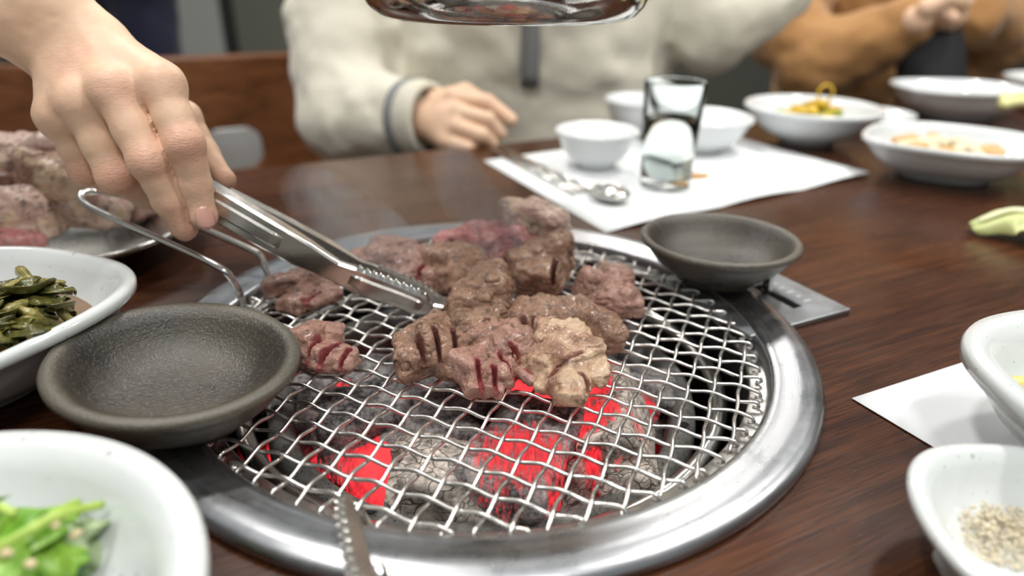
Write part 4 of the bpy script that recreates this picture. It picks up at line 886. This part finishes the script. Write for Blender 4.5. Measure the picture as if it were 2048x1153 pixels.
def sitter(label, hip, chest, neck, head, armR, armL, coat, cuffs=True, torso_r=(.17, .12), inner=None, bodyfn=None, h=.007, seedn=0):
    root = thing('person', label, 'person', (float(hip[0]), float(hip[1]), FL)); o0 = A(root.location)
    def fin(s, nm, m): s.lo = s.lo-o0; return s.build(nm, m, root)
    pts = np.array([hip, chest, neck, *[p for p in armR], *[p for p in armL]]); s = Sdf(pts.min(0)-.22, pts.max(0)+.22, h)
    for k in (-1, -.4, .4, 1): s.cone(hip+A((k*.085, 0, 0)), chest+A((k*.085, 0, 0)), torso_r[1]*1.0, torso_r[1]*.95, k=.05)
    s.cone(chest+A((-.14, 0, .03)), chest+A((.14, 0, .03)), .07, .07, k=.04); s.cone(chest, neck, .09, .06, k=.04)
    for arm in (armR, armL): s.chain(arm, [.070, .072, .066, .050][:len(arm)], k=.02)
    s.noise(.010, 11, 3, seed=seedn); s.noise(.004, 34, 2, seed=seedn+2); fin(s, 'jacket', coat)
    s = Sdf(np.minimum(hip, hip+A((0, -.62, 0)))+A((-.25, -.15, FL-hip[2]-.005)), hip+A((.25, .2, .14)), .010)
    for k in (-1, 1):
        kn = hip+A((k*.10, -.40, .02)); an = A((kn[0], kn[1]-.02, FL+.09)); s.chain([hip+A((k*.085, 0, 0)), kn, an], [.095, .070, .048], k=.03)
    fin(s, 'trousers', 'navy')
    for k in (-1, 1):
        an = A((hip[0]+k*.10, hip[1]-.42, FL+.05)); s = Sdf(an-.2, an+.2, .006); s.ell(an+A((0, -.06, 0)), (.046, .13, .045), k=.01); s.cone(an, an+A((0, 0, .06)), .046, .046); s.floor(FL+.002); fin(s, 'shoe', 'shoe')
    s = Sdf(head-.16, head+.16, .004); s.lo[2] -= .06
    s = Sdf(head-A((.12, .14, .22)), head+A((.12, .14, .16)), .004); head_on(s, head); s.cone(neck-A((0, 0, .02)), head-A((0, -.01, .06)), .055, .052, k=.015); fin(s, 'head', 'skin')
    s = Sdf(head-.17, head+.17, .004); s.ell(head+A((0, .018, .030)), (.088, .098, .105), k=.01); s.cutcone(head+A((0, -.10, -.05)), head+A((0, -.12, -.02)), .095, k=.01, mark=False); s.noise(.004, 60, 3); fin(s, 'hair', 'hair')
    if bodyfn: bodyfn(root, o0, fin)
    return root
def P_(px, py, d): return A(G(px, py, d=d))
def cream_extra(root, o0, fin):
    wr = P_(850, 240, .870)
    kn = [P_(905, 196, .845), P_(918, 226, .830), P_(915, 256, .825), P_(895, 284, .830)]
    s = Sdf(wr-.17, wr+.19, .0022)
    fg_ = [(P_(975, 205, .835), P_(1022, 240, .835)), (P_(975, 240, .815), P_(1000, 268, .825)), (P_(962, 272, .812), P_(985, 290, .825)), (P_(935, 300, .815), P_(965, 308, .825))]
    hand_s(s, wr, kn, fg_, [P_(870, 205, .865), P_(930, 186, .865), P_(985, 212, .865)]); s.cone(P_(790, 240, .89), wr, .026, .022, k=.01); fin(s, 'hand', 'skin')
    c1, c0_ = P_(858, 242, .868), P_(828, 241, .884); d = (c1-c0_)/np.linalg.norm(c1-c0_)
    e1 = np.cross(d, A((0, 0, 1))); e1 /= np.linalg.norm(e1); e2 = np.cross(d, e1)
    for nm, t0, t1_, R, m_ in (('cuff', .0, .034, .050, 'fleece'), ('cuff_shade_band', -.014, .004, .0515, 'cuff')):  # second band: grey shading behind the cuff, put into its colour
        V = []; Fc = []; sg = 32; L_ = [(t0, R*.9), (t0+.003, R), ((t0+t1_)/2, R*1.03), (t1_-.003, R*.97), (t1_, R*.86), (t1_-.004, R*.78)]
        for t, r in L_: V += [c0_-o0+d*t+e1*math.cos(2*PI*q/sg)*r*.85+e2*math.sin(2*PI*q/sg)*r for q in range(sg)]
        for i in range(len(L_)-1): Fc += [(i*sg+q, i*sg+(q+1) % sg, (i+1)*sg+(q+1) % sg, (i+1)*sg+q) for q in range(sg)]
        o = mesh(nm, V, Fc, m_, root); so = o.modifiers.new('s', 'SOLIDIFY'); so.thickness = .003
    bpy.context.view_layer.update(); jk = [c for c in root.children if c.name.startswith('jacket')][0]; from mathutils.bvhtree import BVHTree
    bv = BVHTree.FromPolygons([v.co+root.location for v in jk.data.vertices], [p.vertices[:] for p in jk.data.polygons]); ctr_ = G(1058, 140, d=1.0)
    L_, R_ = [], []
    for q in range(16):
        zz = .045+q*.018; xx = ctr_.x-.001*q*.2
        for dx, ls in ((-.012, L_), (.012, R_)):
            h_ = bv.ray_cast(Vector((xx+dx, .2, zz)), Vector((0, 1, 0)))
            if h_[0] is not None: ls.append(h_[0]-root.location+Vector((0, -.004, 0)))
    k_ = min(len(L_), len(R_)); o = mesh('zipper_placket', L_[:k_]+R_[:k_], [(i, k_+i, k_+i+1, i+1) for i in range(k_-1)], 'cuff', root); so = o.modifiers.new('s', 'SOLIDIFY'); so.thickness = .006; so.offset = 0
    # left hand, raised out of the frame
    w2 = P_(1610, -60, .97); s = Sdf(w2-.16, w2+.16, .004); kn = [w2+A((.05+.004*q, -.02*q+.03, .04)) for q in range(4)]
    hand_s(s, w2, kn, [(q+A((.035, -.01, .01)), q+A((.05, -.02, -.015))) for q in kn], [w2+A((.01, -.02, .02)), w2+A((.04, -.05, .03)), w2+A((.07, -.055, .03))]); fin(s, 'hand', 'skin')
hip = A((.03, 1.14, -.26))
sitter('person in a cream fleece jacket with a grey zip, sitting across the table', hip, A((.04, 1.10, .17)), A((.04, 1.10, .30)), A((.04, 1.05, .46)),
       [P_(740, -190, 1.05), P_(685, 60, 1.00), P_(690, 235, .97), P_(805, 240, .895)], [P_(1330, -190, 1.06), P_(1440, -10, 1.0), P_(1420, 55, .98), P_(1570, -20, .97)], 'fleece', bodyfn=cream_extra, torso_r=(.17, .135), seedn=1)
def brown_extra(root, o0, fin):
    for (a, b) in ((P_(1860, 95, 1.20), P_(1865, 330, 1.22)),):
        s = Sdf(np.minimum(a, b)-.12, np.maximum(a, b)+.12, .006); s.chain([a, b], [.052, .060], k=.02); fin(s, 'shirt', 'black')
    for q, c in ((-1, P_(1835, 40, 1.15)), (1, P_(1905, 28, 1.16))):
        s = Sdf(c-.11, c+.11, .0030); kn = [c+A((-q*.018, -.018+.017*k, .022-.006*k)) for k in range(4)]
        hand_s(s, c, kn, [(p+A((-q*.022, -.012, -.016)), p+A((-q*.034, .006, -.030))) for p in kn], [c+A((0, -.02, .02)), c+A((-q*.025, -.03, .035)), c+A((-q*.045, -.025, .03))], rk=.011); fin(s, 'hand', 'skin')
hip2 = A((.80, 1.56, -.28))
sitter('person in a camel brown jacket over a black shirt with raised hands, far right', hip2, A((.80, 1.54, .16)), A((.80, 1.54, .30)), A((.80, 1.49, .46)),
       [P_(1600, -190, 1.42), P_(1580, 70, 1.32), P_(1630, 130, 1.28), P_(1815, 50, 1.19)], [P_(2060, -190, 1.45), P_(2010, 20, 1.40), P_(1995, 60, 1.33), P_(1940, 35, 1.22)], 'camel', bodyfn=brown_extra, torso_r=(.18, .15), seedn=5)
# standing person in navy, far left
root = thing('person', 'person in dark navy clothes standing in the background at the upper left', 'person', (-1.20, 2.20, FL)); o0 = A(root.location)
s = Sdf(o0+A((-.30, -.25, .0)), o0+A((.36, .30, 1.50)), .010)
for k in (-1, 1): s.chain([o0+A((k*.10, 0, .08)), o0+A((k*.09, 0, .5)), o0+A((k*.08, 0, .9))], [.06, .075, .10], k=.03); s.chain([o0+A((k*.19, 0, 1.36)), o0+A((k*.24, .0, 1.10)), o0+A((k*.20, -.12, .92))], [.06, .052, .042], k=.02); s.ell(o0+A((k*.11, -.05, .035)), (.05, .12, .04), k=.01)
s.cone(o0+A((-.06, 0, .95)), o0+A((-.07, 0, 1.32)), .13, .12, k=.05); s.cone(o0+A((.06, 0, .95)), o0+A((.07, 0, 1.32)), .13, .12, k=.05); s.floor(FL+.002); s.noise(.006, 12, 2); s.lo = s.lo-o0; s.build('clothes', 'navy', root)
hdp = o0+A((0, -.02, 1.58)); s = Sdf(hdp-A((.12, .14, .24)), hdp+A((.12, .14, .16)), .005); head_on(s, hdp); s.cone(hdp-A((0, 0, .20)), hdp-A((0, 0, .05)), .055, .05, k=.015); s.lo = s.lo-o0; s.build('head', 'skin', root)
s = Sdf(hdp-.17, hdp+.17, .005); s.ell(hdp+A((0, .018, .030)), (.088, .098, .105), k=.01); s.cutcone(hdp+A((0, -.10, -.05)), hdp+A((0, -.12, -.02)), .095, k=.01, mark=False); s.lo = s.lo-o0; s.build('hair', 'hair', root)

def chair(label, x, y, rz, top):
    t = thing('dining_chair', label, 'chair', (x, y, FL), rz, 'brown wooden chairs at the far left'); hgt = top-FL
    s = Sdf((-.24, -.05, hgt-.27), (.24, .06, hgt+.01), .004)
    s.boxd((0, 0, hgt-.125), (.205, .011, .12), rnd=.008); s.boxd((0, 0, hgt-.175), (.052, .05, .040), rnd=.03, k=.003, cut=True); s.build('backrest', 'chair', t)
    for q in (-1, 1):
        tube('post', [Vector((q*.185, 0, hgt-.10)), Vector((q*.185, -.01, .44)), Vector((q*.185, .03, 0))], [.016, .018, .015], 'chair', t, 10)
        tube('leg', [Vector((q*.185, -.38, .43)), Vector((q*.19, -.40, 0))], [.018, .014], 'chair', t, 10)
    box('seat', (0, -.19, .445), (.42, .42, .035), 'chair', t, bev=.01); return t
cA = G(448, 108, d=1.22); chair('brown wooden chair with a hand hole in its backrest, left of the person in cream', cA.x-.01, cA.y, math.radians(28), cA.z+.004)
cB = G(30, 128, d=1.28); chair('brown wooden chair behind the meat tray at the left frame edge', cB.x-.03, cB.y, math.radians(12), cB.z+.004)
bp = G(450, 290, d=1.75); bn = thing('storage_bin', 'white bin showing through the hand hole of the wooden chair', 'bin', (bp.x, bp.y, FL))
lathe('bin_body', [(.0001, 0), (.10, 0), (.105, .004), (.13, bp.z-FL+.06), (.134, bp.z-FL+.066), (.128, bp.z-FL+.066), (.10, .01), (.0001, .01)], 'ceramic_far', bn, 32)

# ------------------------------------------------------------------ smoke rising from the meat
def smoke(label, pts, dens, seed, col=(.86, .88, .93)):
    """real volume: a wandering plume built round a curved spine"""
    P = spline(pts_w := [G(a, b, d=d) for a, b, d, r in pts], 5); rr = [q[3] for q in pts]; rad = [float(np.interp(i/5, range(len(rr)), rr)) for i in range(len(P))]
    V, Fc = tube_geo(P, rad, 16); n = N('smoke'); t = n.t; t.nodes.remove(n.b); pv = t.nodes.new('ShaderNodeVolumePrincipled'); pv.inputs['Color'].default_value = (*col, 1); pv.inputs['Anisotropy'].default_value = .2
    v = n.obj(); nz = n.noise(n.obj((1, 1, .55)), 34, 4, .55, 1.2)
    uvd = n.ramp(nz, [(.40, 0.0), (.72, 1.0)]); t.links.new(n.math('MULTIPLY', uvd, dens), pv.inputs['Density']); out = [q for q in t.nodes if q.type == 'OUTPUT_MATERIAL'][0]; t.links.new(pv.outputs[0], out.inputs['Volume'])
    o = mesh('smoke', V, Fc, n.m); o['kind'] = 'stuff'; return tag(o, label, 'smoke')
smoke('thin bluish smoke plume rising behind the held beef towards the cream sleeve', [(985, 620, .43, .010), (1000, 540, .44, .017), (975, 450, .46, .022), (925, 370, .47, .020), (900, 300, .48, .014)], 26.0, 1)
smoke('faint haze of smoke drifting over the tongs heads at the left', [(830, 660, .405, .008), (790, 590, .42, .016), (760, 500, .45, .026), (660, 420, .50, .028), (600, 370, .53, .018)], 13.0, 2)
